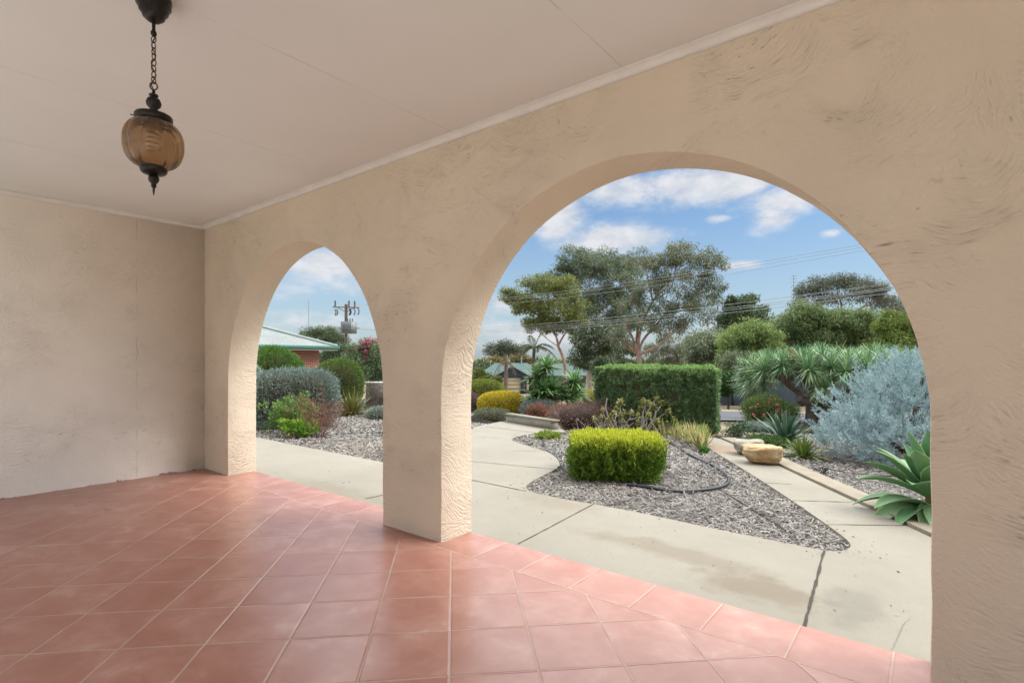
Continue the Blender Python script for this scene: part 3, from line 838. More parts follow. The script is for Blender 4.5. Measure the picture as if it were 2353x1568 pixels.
def curve_pts(pts, it=2):
    P = [np.array(p[:2], float) for p in pts]
    for _ in range(it):
        Q = [P[0]]
        for a, b in zip(P[:-1], P[1:]): Q += [a * .75 + b * .25, a * .25 + b * .75]
        Q.append(P[-1]); P = Q
    return P
fl = lambda pts: [flat(x, y)[:2] for x, y in pts]
edgeR = fl([(1600, 1003), (1634, 1031), (1680.6, 1058), (1752, 1102), (1820, 1146), (1900, 1200.6), (1938, 1228), (1955, 1244), (1952, 1255), (1930, 1261.5), (1892, 1259)])
edgeB = fl([(1836, 1248), (1658.6, 1213), (1555.8, 1191.6), (1457.7, 1170.8), (1364, 1154), (1299, 1143), (1219, 1126.3)])
edgeL = fl([(1219, 1126.3), (1205, 1115), (1219, 1103), (1252, 1086.6), (1280, 1072.6), (1290, 1059), (1278, 1047), (1256.8, 1034), (1224, 1025), (1189, 1014), (1172, 1007), (1187, 1000), (1219, 994.6), (1252, 991.7), (1301, 990)])
edgeR, edgeL = curve_pts(edgeR), curve_pts(edgeL)
left_side = curve_pts([(-4.1, 4.0), (-4.6, 4.02), (-5.0, 4.6), (-5.6, 5.5), (-6.2, 6.6)] + fl([(1090, 978), (1122, 972), (1150, 966)]))
kl0, kl1 = flat(1801, 1073)[:2], flat(2130, 1225)[:2]
kd = unit(kl1 - kl0)
kerb_end = kl1 + kd * ((2.772 - kl1[1]) / kd[1])
kerb_line = curve_pts([kerb_end, kl1, kl0, flat(1735, 1040)[:2], flat(1656, 1006)[:2]], 1)
outer = [np.array([-14, 2.772]), kerb_end] + kerb_line[1:] + [flat(1640, 1002)[:2]]
path_poly = outer + edgeR + edgeB + edgeL + fl([(1292, 984), (1262, 976)]) + left_side[::-1] + [np.array([-14, 4.0])]
conc = concretemat()
m = MB(); m.slab(path_poly, -0.10, -0.012)
tag(m.build('concrete_path', conc), kind='structure')

# expansion joints: saw cuts filled with dark dirt, a rounded edge beside each
jd = plain('joint_dirt', (0.055, 0.050, 0.042), 0.9, 0.4, 40)
m = MB()
def joint(a, b, w):
    a, b = np.array(a[:2]), np.array(b[:2]); L = np.linalg.norm(b - a); n = max(4, int(L / .05))
    t = np.linspace(0, 1, n); C = a + (b - a) * t[:, None]; T = (b - a) / L; Nn = np.array([-T[1], T[0]])
    ww = w * (0.6 + 0.8 * rng.random(n)) / 2
    C = C + Nn * (rng.normal(size=n) * w * .10)[:, None]
    V = np.stack([np.c_[C - Nn * ww[:, None], np.full(n, -.0085)], np.c_[C + Nn * ww[:, None], np.full(n, -.0085)]], 1)
    idx = np.arange(2 * n).reshape(n, 2)
    m.add(V.reshape(-1, 3), np.stack([idx[:-1, 0], idx[1:, 0], idx[1:, 1], idx[:-1, 1]], 1)[:, ::-1])
for a, b, w in (((1190, 1245), (1364, 1154), .008), ((1846, 1440), (1893, 1260), .013), ((1083, 1057), (1284, 1076), .010), ((1083, 1099.6), (1209, 1125), .011),
                ((1113, 977.7), (1239, 993), .012), ((1174, 1033), (1251, 1033), .007), ((1756, 1106), (1818, 1109), .008), ((1820, 1146), (1957, 1150), .010),
                ((1900, 1200.6), (2085, 1203), .009), ((840, 1142), (905, 1128), .010), ((1100, 1002), (1150, 1005), .006)):
    joint(flat(*a), flat(*b), w)
tag(m.build('path_joints', jd), kind='structure')

# sandstone-coloured kerb along the far side of the right-hand path
kp = np.array(curve_pts([kerb_end, kl1, kl0, flat(1735, 1040)[:2], flat(1656, 1006)[:2]], 1))
T = unit(np.gradient(kp, axis=0)); Nn = np.stack([T[:, 1], -T[:, 0]], 1)
inner_, outer_ = kp + Nn * .014, kp + Nn * .215
m = MB(); m.slab(list(inner_) + list(outer_[::-1]), -.10, 0.012)
tag(m.build('path_kerb', plain('kerb_stone', lin(208, 196, 172, .40), .8, .14, 5, bump=.15)), 'long pale sandy kerb edging the right-hand path below the agave', 'kerb')

# ------------------------------------------------------------------ beds and bark mulch
bedA = fl([(1600, 1003)]) + edgeR + edgeB + edgeL + fl([(1290, 975), (1330, 962), (1500, 962), (1640, 985)])
bedB = [np.array([-14, 4.0])] + left_side + fl([(1165, 962), (1100, 948), (1000, 925), (800, 922), (560, 930), (300, 950)])
bedC = list(kp + Nn * .20) + fl([(1640, 985), (1900, 972), (2300, 1000)]) + [np.array([3.5, 8.0]), np.array([6, 4.0]), np.array([4, 2.9])]
def inside(P, poly):
    x, y = P[:, 0], P[:, 1]; q = np.array(poly); r = np.zeros(len(P), bool)
    x1, y1 = q[:, 0], q[:, 1]; x2, y2 = np.roll(x1, -1), np.roll(y1, -1)
    for a, b, c, d in zip(x1, y1, x2, y2):
        if b == d: continue
        cond = ((b > y) != (d > y)) & (x < (c - a) * (y - b) / (d - b) + a)
        r ^= cond
    return r
bedmat = plain('bed_soil', (0.12, 0.108, 0.098), 0.95, 0.45, 26, 0.1, bump=0.8)
chipmat = leafmat('bark_chip', [(0.070, 0.056, 0.046), (0.14, 0.128, 0.118), (0.215, 0.203, 0.19), (0.30, 0.288, 0.27), (0.40, 0.375, 0.34), (0.22, 0.16, 0.11)], 0.0, 0.85, 0.15, patch=2.2)
mul = MB()
for k, (poly, dens) in enumerate(((bedA, 5200), (bedB, 3400), (bedC, 3400))):
    q = np.array(poly)
    m = MB()
    m.slab(poly, -.12, lambda x, y: float(land(x, y)) + .006)
    tag(m.build('garden_bed', bedmat), kind='structure')
    lo_, hi_ = q.min(0), q.max(0)
    N = int((hi_ - lo_).prod() * dens)
    P = lo_ + rng.random((N, 2)) * (hi_ - lo_)
    P = P[inside(P, poly)]
    dd = P @ FW[:2]; ll = P @ RT[:2]
    vis = (dd > 2.5) & (np.abs(ll / dd) < 1.15) & (rng.random(len(P)) < np.clip((5.2 / dd) ** 1.2, 0.12, 1))
    P = P[vis]; dd = dd[vis]; n = len(P)
    yaw = rng.normal(size=n) * 1.1 + 0.5 + 1.2 * np.sin(P[:, 0] * 2.3) * np.cos(P[:, 1] * 1.9)
    tilt = rng.normal(size=n) * 0.22
    grow = np.clip(dd / 5.0, 1, 2.0)
    L = rng.gamma(3.0, .0098, n).clip(.010, .085) * grow; Wd = rng.uniform(.0045, .0125, n) * grow
    D = np.stack([np.cos(yaw) * np.cos(tilt), np.sin(yaw) * np.cos(tilt), np.sin(tilt)], 1)
    S = unit(np.cross(np.array([0, 0, 1.0]), D) + rng.normal(size=(n, 3)) * .25)
    z = land(P[:, 0], P[:, 1]) + .010 + np.abs(rng.normal(size=n)) * .010 + np.abs(np.sin(tilt)) * L * .5
    C = np.c_[P, z]
    a, b = D * (L / 2)[:, None], S * (Wd / 2)[:, None]
    sh = rng.uniform(.25, 1.0, (n, 1))
    mul.quads(np.stack([C - a - b, C + a - b * sh, C + a * .95 + b, C - a * .9 + b * sh], 1))
tag(mul.build('wood_chip_mulch', chipmat), 'grey weathered bark chips covering the garden beds', kind='stuff')

# a little litter blown on to the concrete: chips and dry leaves near the edges of the beds
lit = MB()
E = np.array(edgeR + edgeB + edgeL + left_side)
k = rng.integers(0, len(E), 420)
P = E[k] + rng.normal(size=(420, 2)) * (0.05 + 0.25 * (rng.random((420, 1)) ** 3))
Q = np.array([-5.5, 2.9]) + rng.random((70, 2)) * np.array([6.5, 1.1]); P = np.vstack([P, Q])
P = P[inside(P, path_poly)]; n = len(P)
a_ = rng.random(n) * 2 * PI
D = np.stack([np.cos(a_), np.sin(a_), rng.normal(size=n) * .08], 1)
lit.quads(leaves(np.c_[P, np.full(n, -.006)], D, rng.uniform(.008, .035, n), rng.uniform(.004, .009, n)))
tag(lit.build('leaf_litter', chipmat), 'scattered chips and dry leaves on the concrete', kind='stuff')

# ------------------------------------------------------------------ near garden
VIEW = YAW
def face(px):            # heading that squares a plant up with the path it stands by
    return YAW - math.atan2(px - CX, F)

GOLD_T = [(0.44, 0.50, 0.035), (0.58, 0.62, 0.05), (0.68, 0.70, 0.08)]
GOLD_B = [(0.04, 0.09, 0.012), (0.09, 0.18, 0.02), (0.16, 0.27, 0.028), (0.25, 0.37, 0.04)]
def gold_hedge():
    base = flat(1414, 1113, -.045)
    d0 = depth(base)
    c = sight(1414, 1113, d0 + .38); c[2] = -.045
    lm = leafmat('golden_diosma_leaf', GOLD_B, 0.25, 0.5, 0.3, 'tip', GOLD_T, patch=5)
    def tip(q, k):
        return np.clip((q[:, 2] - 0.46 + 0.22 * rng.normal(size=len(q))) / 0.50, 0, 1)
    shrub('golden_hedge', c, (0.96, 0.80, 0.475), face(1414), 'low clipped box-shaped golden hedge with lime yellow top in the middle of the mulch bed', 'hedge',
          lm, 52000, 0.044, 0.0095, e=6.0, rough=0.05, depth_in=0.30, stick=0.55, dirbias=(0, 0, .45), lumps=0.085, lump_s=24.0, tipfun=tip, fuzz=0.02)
gold_hedge()

def big_hedge():
    """tall clipped conifer hedge: long side facing the house, end turned to the right-hand path"""
    zt = 1.06
    A, B, C_ = sight(1363, CY, 10.3), sight(1560, CY, 9.05), sight(1646, CY, 8.9)
    E_ = A + unit(FW * .9 + RT * .6) * 1.25; C_ = C_ + 0; DD = C_ + unit(FW * 1.0 + RT * .42) * .9
    base = (A + B + C_ + E_) / 4; base[2] = -.05
    root = thing('tall_hedge', base, 'tall dark green clipped hedge block with its top coloured brighter as if lit, behind the aeonium', 'hedge')
    poly = [A, B, C_, DD, E_]
    mb = MB()
    def wall(p, q, n):
        u = rng.random(n)[:, None]; z = rng.uniform(-.05, zt, n)
        P = p + (q - p) * u; P[:, 2] = z
        nm = np.cross((q - p) / np.linalg.norm(q - p), UP)
        if np.dot(nm, P.mean(0) - base) < 0: nm = -nm
        return P, np.repeat(nm[None], n, 0)
    S = [wall(A, B, 36000), wall(B, C_, 26000), wall(E_, A, 5000), wall(C_, DD, 9000), wall(DD, E_, 5000)]
    n = 60000; u, v = rng.random((2, n)); P = A + (B - A) * (u * 1.5)[:, None] + (E_ - A) * (v * 1.2)[:, None]; P[:, 2] = zt
    P = P[inside(P, [p_[:2] for p_ in poly])]; n = len(P)
    S.append((P, np.repeat(UP[None], n, 0)))
    P = np.concatenate([a for a, _ in S]); N = np.concatenate([b for _, b in S])
    cen = (A + B + C_ + E_) / 4
    # rounded arrises and an uneven shorn face
    r = 0.025 * pn(P, 2.2)[:, None] + 0.040 * pn(P, 8.0)[:, None] + 0.028 * pn(P, 19.0)[:, None] - np.abs(rng.normal(0, .05, (len(P), 1)))
    P = P + N * r
    over = np.clip((P[:, 2] - (zt - .10)) / .10, 0, 1)
    P[:, :2] += (cen[:2] - P[:, :2]) * (over ** 2 * .035)[:, None]
    Dn = N * 0.9 + rdir(len(P)) * 0.8 + np.array([0, 0, .45])
    tipv = np.clip((P[:, 2] - zt + .12 + rng.normal(size=len(P)) * .08) / .16, 0, 1)  # top leaves coloured brighter: light from above put into the colour
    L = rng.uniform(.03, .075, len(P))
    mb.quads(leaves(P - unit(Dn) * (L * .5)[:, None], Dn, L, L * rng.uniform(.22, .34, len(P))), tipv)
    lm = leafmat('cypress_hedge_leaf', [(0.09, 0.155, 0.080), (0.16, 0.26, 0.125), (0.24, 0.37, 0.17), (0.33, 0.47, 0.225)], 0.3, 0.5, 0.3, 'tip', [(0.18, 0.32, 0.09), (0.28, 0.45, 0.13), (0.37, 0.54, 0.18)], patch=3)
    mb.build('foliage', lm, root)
    q = [cen + (p - cen) * .90 for p in poly]
    tb = MB(); tb.slab([p[:2] for p in q], -.05, zt - .08); tb.build('branches', TWIG, root)  # solid dark core added inside the hedge against light leaks
big_hedge()

# ---- blue conifer by the right-hand jamb
def juniper():
    base = spot(2060, 1080); d = depth(base) + 0.55
    base = ground_at(2085, d)
    root = thing('blue_juniper', base, 'large silvery blue feathery conifer beside the right jamb behind the agave', 'conifer')
    lm = leafmat('blue_needle', [(0.24, 0.35, 0.37), (0.34, 0.47, 0.49), (0.44, 0.57, 0.59), (0.54, 0.66, 0.68)], 0.15, 0.55, 0.25, patch=2)
    mb = MB(); tb = MB()
    top = 1.34
    mains = []
    def mound(cx, cy, cz, rx, rz, n):
        u = rdir(n) * (rng.random(n) ** .30)[:, None]
        u = u[u[:, 2] > -.75]
        ry = rx * 1.05
        O = np.stack([u[:, 0] * rx, u[:, 1] * ry, u[:, 2] * rz], 1)
        cz *= .93; rz *= .95; n = int(n * 1.15)
        ctr = base + RT * cx + FW * cy + UP * cz
        P = ctr + O[:, :1] * RT + O[:, 1:2] * FW + O[:, 2:] * UP
        out_ = unit(O[:, :1] * RT + O[:, 1:2] * FW + O[:, 2:] * UP)
        mains.append((ctr, P, out_))
    mound(-.05, .25, .52, .74, .55, 260)
    mound(.12, .25, .92, .48, .42, 190)
    mound(.26, .2, 1.10, .30, .24, 90)
    mound(-.62, -.05, .34, .42, .30, 150)
    mound(-.88, .05, .24, .24, .17, 45)
    mound(-.15, -.35, .24, .62, .26, 190)
    mound(.62, .2, .62, .52, .58, 130)
    mound(-.50, .1, .62, .22, .16, 40)
    for ctr, P, O in mains:
        for p, o in zip(P, O):
            ax = unit(o * 0.75 + np.array([0, 0, 0.62]) + rng.normal(size=3) * .26)
            Ls = rng.uniform(.13, .26)
            if rng.random() < .03:
                tp, tr = limb(np.array([base[0], base[1], base[2] + .1]) + (p - base) * .1, p, .011, .004, .08, 5); tb.tube(tp, tr, 4, False)
            # flattened plume: side sprays along the axis, needles along each spray
            sd_ = unit(np.cross(ax, rng.normal(size=3)))
            nsp = 7
            for j in range(nsp):
                t = (j + .5) / nsp
                b = p + ax * Ls * t
                for sg in (-1, 1):
                    dd = unit(ax * .9 + sd_ * sg * .50 + rng.normal(size=3) * .20)
                    ll = Ls * .36 * (1.05 - t * .75)
                    k = 9
                    tt = rng.random(k)
                    B = b + dd * (ll * tt)[:, None]
                    mb.quads(leaves(B, dd + rng.normal(size=(k, 3)) * .38, rng.uniform(.020, .036, k), .0058))
            tt = rng.random(6)
            mb.quads(leaves(p + ax * (Ls * (.4 + .6 * tt))[:, None], ax + rng.normal(size=(6, 3)) * .3, rng.uniform(.028, .046, 6), .008))
    mb.build('foliage', lm, root)
    tb.tube([base - UP * .05, base + UP * .4 + RT * .05, base + UP * 1.1 + RT * .2], [.05, .04, .012], 8)
    tb.build('trunk', plain('juniper_wood', (0.11, 0.075, 0.05), .9, .4, 20), root)
juniper()

# ---- agave attenuata
def agave_attenuata():
    c = flat(2142, 1180, 0.0); c[2] = .0
    d = depth(c)
    root = thing('agave', (c[0], c[1], -.03), 'big smooth green fox-tail agave rosette leaning over the kerb at the right jamb', 'agave')
    mt, nt = newmat('agave_skin'); t = NT(nt); g = t.n('ShaderNodeNewGeometry')
    col = t.ramp(t.math('ADD', t.math('MULTIPLY', g.outputs['Random Per Island'], .6), t.math('MULTIPLY', t.noise(t.coord(), 9, 4), .5)), [(0.2, (0.06, 0.165, 0.075)), (0.6, (0.105, 0.24, 0.105)), (0.9, (0.16, 0.29, 0.13))])
    col = t.mix(t.math('MULTIPLY', t.step(t.noise(t.coord(), 45, 4, .6), .56, .72), .35), col, (0.16, 0.20, 0.12))
    a = t.n('ShaderNodeAttribute', attribute_name='tip').outputs['Fac']
    col = t.mix(t.step(a, .90, 1.0), col, (0.30, 0.40, 0.20))
    t.out(col, .5, t.bump(t.noise(t.coord(), 30, 3), .15, .006), .35)
    mb = MB()
    def leaf(b, dirv, L, Wd, rise, droop, roll=0.0):
        """one fleshy leaf: gutter section, keel, margins paler"""
        dirv = unit(np.array(dirv, float)); n = 15
        tt = np.linspace(0, 1, n)
        L = L * 1.0
        C = b + dirv * (L * tt)[:, None] + UP * (rise * tt - droop * tt ** 2.2)[:, None] * L
        T = unit(np.gradient(C, axis=0)); S = unit(np.cross(T, UP) + 1e-4); N = np.cross(S, T)
        cr, sr = math.cos(roll), math.sin(roll)
        S, N = S * cr + N * sr, N * cr - S * sr
        w = Wd * 1.22 / 2 * np.interp(tt, [0, .1, .3, .55, .75, .9, 1], [.52, .55, .82, 1.0, .80, .40, .02])
        th = .016 * np.interp(tt, [0, .5, 1], [1.0, .7, .1])
        us = np.array([-1, -.92, -.5, 0, .5, .92, 1])
        up = np.array([.34, .27, .06, -.04, .06, .27, .34])
        top = C[:, None] + S[:, None] * (us[None, :, None] * w[:, None, None]) + N[:, None] * (up[None, :, None] * w[:, None, None])
        bot = top[:, ::-1] - N[:, None] * (th[:, None, None] * (1 - np.abs(us[::-1]) ** 3)[None, :, None] + .0012)
        V = np.concatenate([top, bot], 1); k = V.shape[1]
        idx = np.arange(n * k).reshape(n, k)
        q = np.stack([idx[:-1], np.roll(idx[:-1], -1, 1), np.roll(idx[1:], -1, 1), idx[1:]], -1).reshape(-1, 4)
        at = np.tile(np.concatenate([np.abs(us), np.abs(us[::-1])]), n)
        mb.add(V.reshape(-1, 3), q[:, ::-1], at)
    hub = c + UP * .16 - RT * .02
    spec = [  # (right, away, up, length, width, rise, droop)
        (-.95, -.15, .30, .50, .135, .12, .42), (-.96, .22, .42, .54, .13, .10, .30), (-.85, -.45, .12, .46, .125, .05, .40), (-.75, .1, .75, .54, .13, .12, .20),
        (-.5, -.35, .85, .50, .145, .1, .16), (-.28, .1, 1.1, .54, .14, .0, .06), (-.08, -.05, 1.3, .52, .12, 0, .02), (-.45, .55, .8, .52, .13, .05, .18),
        (.2, -.5, .7, .5, .15, .05, .22), (.5, .2, .9, .5, .14, .05, .14), (.85, -.2, .5, .52, .14, .1, .35), (.8, .5, .45, .52, .14, .1, .35),
        (-.25, -.85, .45, .47, .15, .12, .45), (.35, -.9, .35, .48, .15, .1, .45), (-.6, -.75, .25, .48, .13, .0, .72), (.1, .8, .6, .5, .14, .1, .3),
        (-.2, .4, 1.0, .45, .12, 0, .08), (.1, .2, 1.4, .40, .10, 0, .02), (-.92, .5, .2, .50, .12, .15, .45), (-.62, -.12, 1.0, .44, .125, 0, .1),
        (-.75, -.6, .55, .50, .14, .08, .28), (-.35, -.6, .8, .48, .14, .05, .18), (-.9, -.05, .1, .48, .125, .02, .5), (-.5, -.85, .15, .46, .13, .06, .5), (0, -.75, .75, .48, .14, .05, .2), (-.8, .35, .6, .52, .13, .08, .22), (-.15, -.45, 1.1, .46, .13, 0, .08)]
    for r_, a_, u_, L, Wd, ri, dr in spec:
        dv = RT * r_ + FW * a_ + UP * u_
        leaf(hub + unit(dv) * .03 - UP * (0.10 if u_ < .4 else 0.02), dv, L, Wd, ri, dr, rng.normal() * .22)
    mb.build('leaf_rosette', mt, root, smooth=True)
    sm = MB(); sm.tube([c - UP * .05, c + UP * .08, hub], [.055, .05, .035], 10)
    sm.build('stem', plain('agave_stem', (0.20, 0.14, 0.085), .9, .4, 25), root)
    dm = MB()
    nn = 14; Dd = np.stack([rng.normal(size=nn), rng.normal(size=nn), -.3 * np.ones(nn)], 1)
    blades(dm, np.repeat((c + UP * .11)[None], nn, 0), Dd, rng.uniform(.12, .24, nn), .035, .5, 5, .4)
    dm.build('dead_leaves', leafmat('dead_leaf', [(0.20, 0.13, 0.08), (0.33, 0.24, 0.15), (0.40, 0.30, 0.2)], .1, .9), root)
agave_attenuata()

# ---- rocks
def rock(name, c, size, rot, mat, label, seed, flat_top=.86):
    bm = bmesh.new(); bmesh.ops.create_icosphere(bm, subdivisions=5, radius=1)
    V = np.array([v.co[:] for v in bm.verts])
    r = (np.abs(V) ** 5.0).sum(1) ** (-1 / 5.0)
    P = V * r[:, None]
    g = np.random.default_rng(seed)
    for k in range(16):     # broken planes
        nrm = unit(g.normal(size=3) * np.array([1, 1, .45])); dist = g.uniform(.80, 1.08)
        ex = (P @ nrm - dist).clip(0); P = P - ex[:, None] * nrm * .85
    P[:, 2] = np.where(P[:, 2] > flat_top, flat_top + (P[:, 2] - flat_top) * .25, P[:, 2])
    P = P + V * (0.06 * lump(P, 3.2, seed) + .035 * lump(P, 9, seed) + .014 * lump(P, 23, seed))[:, None]
    P[:, 2] += (0.10 * lump(P, 1.6, seed + 3) + .10 * P[:, 0]) * np.clip(P[:, 2] + .3, 0, 1)
    P = P * np.array(size) / 2
    cr, sr = math.cos(rot), math.sin(rot)
    P = np.stack([P[:, 0] * cr - P[:, 1] * sr, P[:, 0] * sr + P[:, 1] * cr, P[:, 2] + size[2] * .47], 1)
    for v, p in zip(bm.verts, P): v.co = p
    me = bpy.data.meshes.new(name); bm.to_mesh(me); bm.free(); me.materials.append(mat)
    for p in me.polygons: p.use_smooth = True
    o = bpy.data.objects.new(name, me); COL.objects.link(o); o.location = tuple(c)
    tag(o, label, 'rock'); return o
def sandstone(name, cols, scale):
    mt, nt = newmat(name); t = NT(nt); c = t.coord()
    n1 = t.noise(c, scale, 5, .6, .6); n2 = t.noise(c, 22, 5, .65)
    sp = t.n('ShaderNodeSeparateXYZ'); t.set(sp, 0, c)
    f = t.math('ADD', t.math('MULTIPLY', n1, .8), t.math('MULTIPLY', t.math('SINE', t.math('MULTIPLY_ADD', sp.outputs[2], 55.0, t.math('MULTIPLY', n1, 9.0))), .06))
    col = t.ramp(f, [(p, q) for p, q in cols])
    col = t.mix(t.math('MULTIPLY', t.step(n2, .5, .75), .35), col, (0.28, 0.20, 0.12))
    t.out(col, .85, t.bump(t.math('ADD', n2, t.math('MULTIPLY', n1, .6)), .7, .02), .2)
    return mt
c = flat(1748, 1066); c = sight(1748, 1066, depth(c) + .14); c[2] = -.014
rock('sandstone_rock', c, (.46, .34, .235), face(1748) + .12, sandstone('orange_sandstone', [(0.24, (0.50, 0.42, 0.30)), (0.40, (0.44, 0.32, 0.18)), (0.50, (0.36, 0.21, 0.095)), (0.57, (0.50, 0.38, 0.26)), (0.66, (0.24, 0.095, 0.055))], 7.5),
     'orange-stained sandstone rock lying on the right-hand path, nearer of two', 5)
c = flat(1718, 1046); c = sight(1718, 1046, depth(c) + .16); c[2] = -.014
rock('sandstone_rock', c, (.36, .34, .20), face(1718) - .1, sandstone('grey_sandstone', [(0.25, (0.24, 0.22, 0.18)), (0.5, (0.33, 0.30, 0.245)), (0.75, (0.43, 0.39, 0.32))], 5),
     'pale grey rock half hidden behind the orange-stained rock', 9)

# ---- strap-leaved tufts
def tuft(name, label, cat, c, n, L, Wd, lm, droop=.35, lo=4, hi=85, group=None, base_r=.05, seg=4, fold=.3, prof=None):
    mb = MB(); c = np.asarray(c, float)
    pol = np.radians(lo + (hi - lo) * rng.random(n)); azm = rng.random(n) * 2 * PI
    D = np.stack([np.sin(pol) * np.cos(azm), np.sin(pol) * np.sin(azm), np.cos(pol)], 1)
    P = c + np.stack([np.cos(azm), np.sin(azm), np.zeros(n)], 1) * (base_r * rng.random(n))[:, None]
    blades(mb, P, D, L * rng.uniform(.55, 1.1, n), Wd * rng.uniform(.7, 1.2, n), droop * rng.uniform(.4, 1.6, n), seg, fold, prof)
    return tag(mb.build(name, lm, origin=c), label, cat, group)

YUC_BLUE = leafmat('blue_green_blade', [(0.035, 0.085, 0.060), (0.065, 0.135, 0.090), (0.11, 0.19, 0.12), (0.20, 0.27, 0.15)], .12, .45, .35)
YUC_GRN = leafmat('yellow_green_blade', [(0.07, 0.12, 0.03), (0.13, 0.20, 0.045), (0.22, 0.29, 0.07), (0.36, 0.37, 0.13)], .15, .5, .3)
c = spot(1803, 1024); tuft('blue_yucca', 'dark blue-green spiky yucca tuft in front of the dragon tree trunk', 'yucca', c + UP * .06, 110, .62, .044, YUC_BLUE, .22, 2, 88)
c = spot(1845, 1054); tuft('yellow_yucca', 'small yellow-green spiky tuft beside the sandstone rock and blue conifer', 'yucca', c + UP * .02, 130, .42, .024, YUC_GRN, .30, 3, 92)
DIAN = leafmat('flax_lily_blade', [(0.06, 0.085, 0.02), (0.12, 0.14, 0.035), (0.21, 0.20, 0.06), (0.34, 0.29, 0.12)], .15, .5, .3)
c = ground_at(808, 13.0); tuft('flax_lily', 'olive strappy tuft with yellowing blade tips between the grey shrub and the pillar', 'grass tuft', c, 330, .85, .022, DIAN, .30, 2, 72, base_r=.14)
IRIS = leafmat('iris_blade', [(0.17, 0.27, 0.07), (0.30, 0.38, 0.12), (0.42, 0.45, 0.17), (0.62, 0.50, 0.27), (0.55, 0.38, 0.21)], .2, .6, .2, patch=6)
mbI = MB(); ci = spot(1578, 1022)
cen = []
for k in range(44):
    px = rng.uniform(1520, 1622); py = np.interp(px, [1520, 1575, 1622], [1000, 1014, 1028]) + rng.normal() * 4
    p = spot(px, py); n = 11
    fan = rng.random() * PI
    a_ = rng.normal(size=n) * .45
    D = np.stack([np.sin(a_) * math.cos(fan), np.sin(a_) * math.sin(fan), np.cos(a_)], 1) + rng.normal(size=(n, 3)) * .08
    blades(mbI, np.repeat(p[None], n, 0), D, rng.uniform(.18, .42, n), rng.uniform(.016, .030, n), rng.uniform(0, .25, n) + (rng.random(n) < .25) * rng.uniform(.3, .9, n), 4, .2)
tag(mbI.build('iris_clump', IRIS, origin=ci), 'clump of half-dried pale yellow iris blades at the right end of the tall hedge', 'iris')

# ---- leafy mounds
def mound(name, label, px, py, wpx, hpx, cols, n, L, Wd, e=2.2, cat='shrub', deep=.9, group=None, at=None, **kw):
    """rounded plant whose foot is sighted at py, wpx wide and hpx high as measured"""
    b = spot(px, py) if at is None else ground_at(px, at); d = depth(b); w, h = wpx / F * d, hpx / F * d
    if at is not None: h = sight(px, py - hpx, d)[2] - b[2]
    c = ground_at(px, d + w * deep / 2 * .75)
    s = depth(c) / d
    kw.setdefault('patch', 4); kw.setdefault('fuzz', .05)
    patch = kw.pop('patch')
    nm = name + '_' + str(px)
    lm = leafmat('leaf_' + nm, cols, 0.2, 0.55, 0.25, patch=patch)
    return shrub(name, c - UP * .02, (w * s, w * s * deep, h * (1 + .5 * (s - 1)) + .02), face(px), label, cat, lm, n, L, Wd, e=e, group=group, **kw)

GREY = [(0.085, 0.125, 0.105), (0.15, 0.205, 0.175), (0.22, 0.28, 0.24), (0.29, 0.35, 0.30)]
BRIGHT = [(0.05, 0.12, 0.025), (0.09, 0.19, 0.035), (0.14, 0.26, 0.05), (0.19, 0.32, 0.07)]
OLIVE = [(0.05, 0.085, 0.02), (0.10, 0.14, 0.03), (0.16, 0.20, 0.04), (0.22, 0.24, 0.06)]
# left arch
mound('grey_shrub', 'big rounded grey-green shrub just inside the left arch', 674, 988, 196, 138, GREY, 26000, .060, .016, e=3.6, deep=.8, lumps=.05, rough=.10)
mound('silver_shrub', 'pale silvery shrub at the very edge of the left arch behind the big grey-green one', 566, 955, 84, 122, [(0.2, 0.27, 0.24), (0.3, 0.38, 0.34), (0.38, 0.45, 0.41)], 9000, .07, .02, e=2.6, at=11)
mound('round_shrub', 'bright green clipped dome in front of the brick house', 628, 905, 145, 112, BRIGHT, 26000, .07, .016, e=2.0, deep=.9, at=12.8, lumps=.03, rough=.04)
mound('round_shrub', 'rounded olive-green clipped shrub in the left arch below the utility pole', 777, 912, 114, 88, [(0.05, 0.10, 0.02), (0.09, 0.16, 0.03), (0.14, 0.21, 0.045), (0.20, 0.25, 0.07)], 22000, .07, .014, e=2.3, lumps=.03, rough=.05, at=15.3)
mound('lavender_mound', 'small pale grey mound on the mulch near the pillar edge of the left arch', 872, 966, 60, 32, [(0.18, 0.24, 0.20), (0.27, 0.33, 0.28), (0.36, 0.41, 0.36)], 5000, .05, .009, e=2.0, rough=.15)

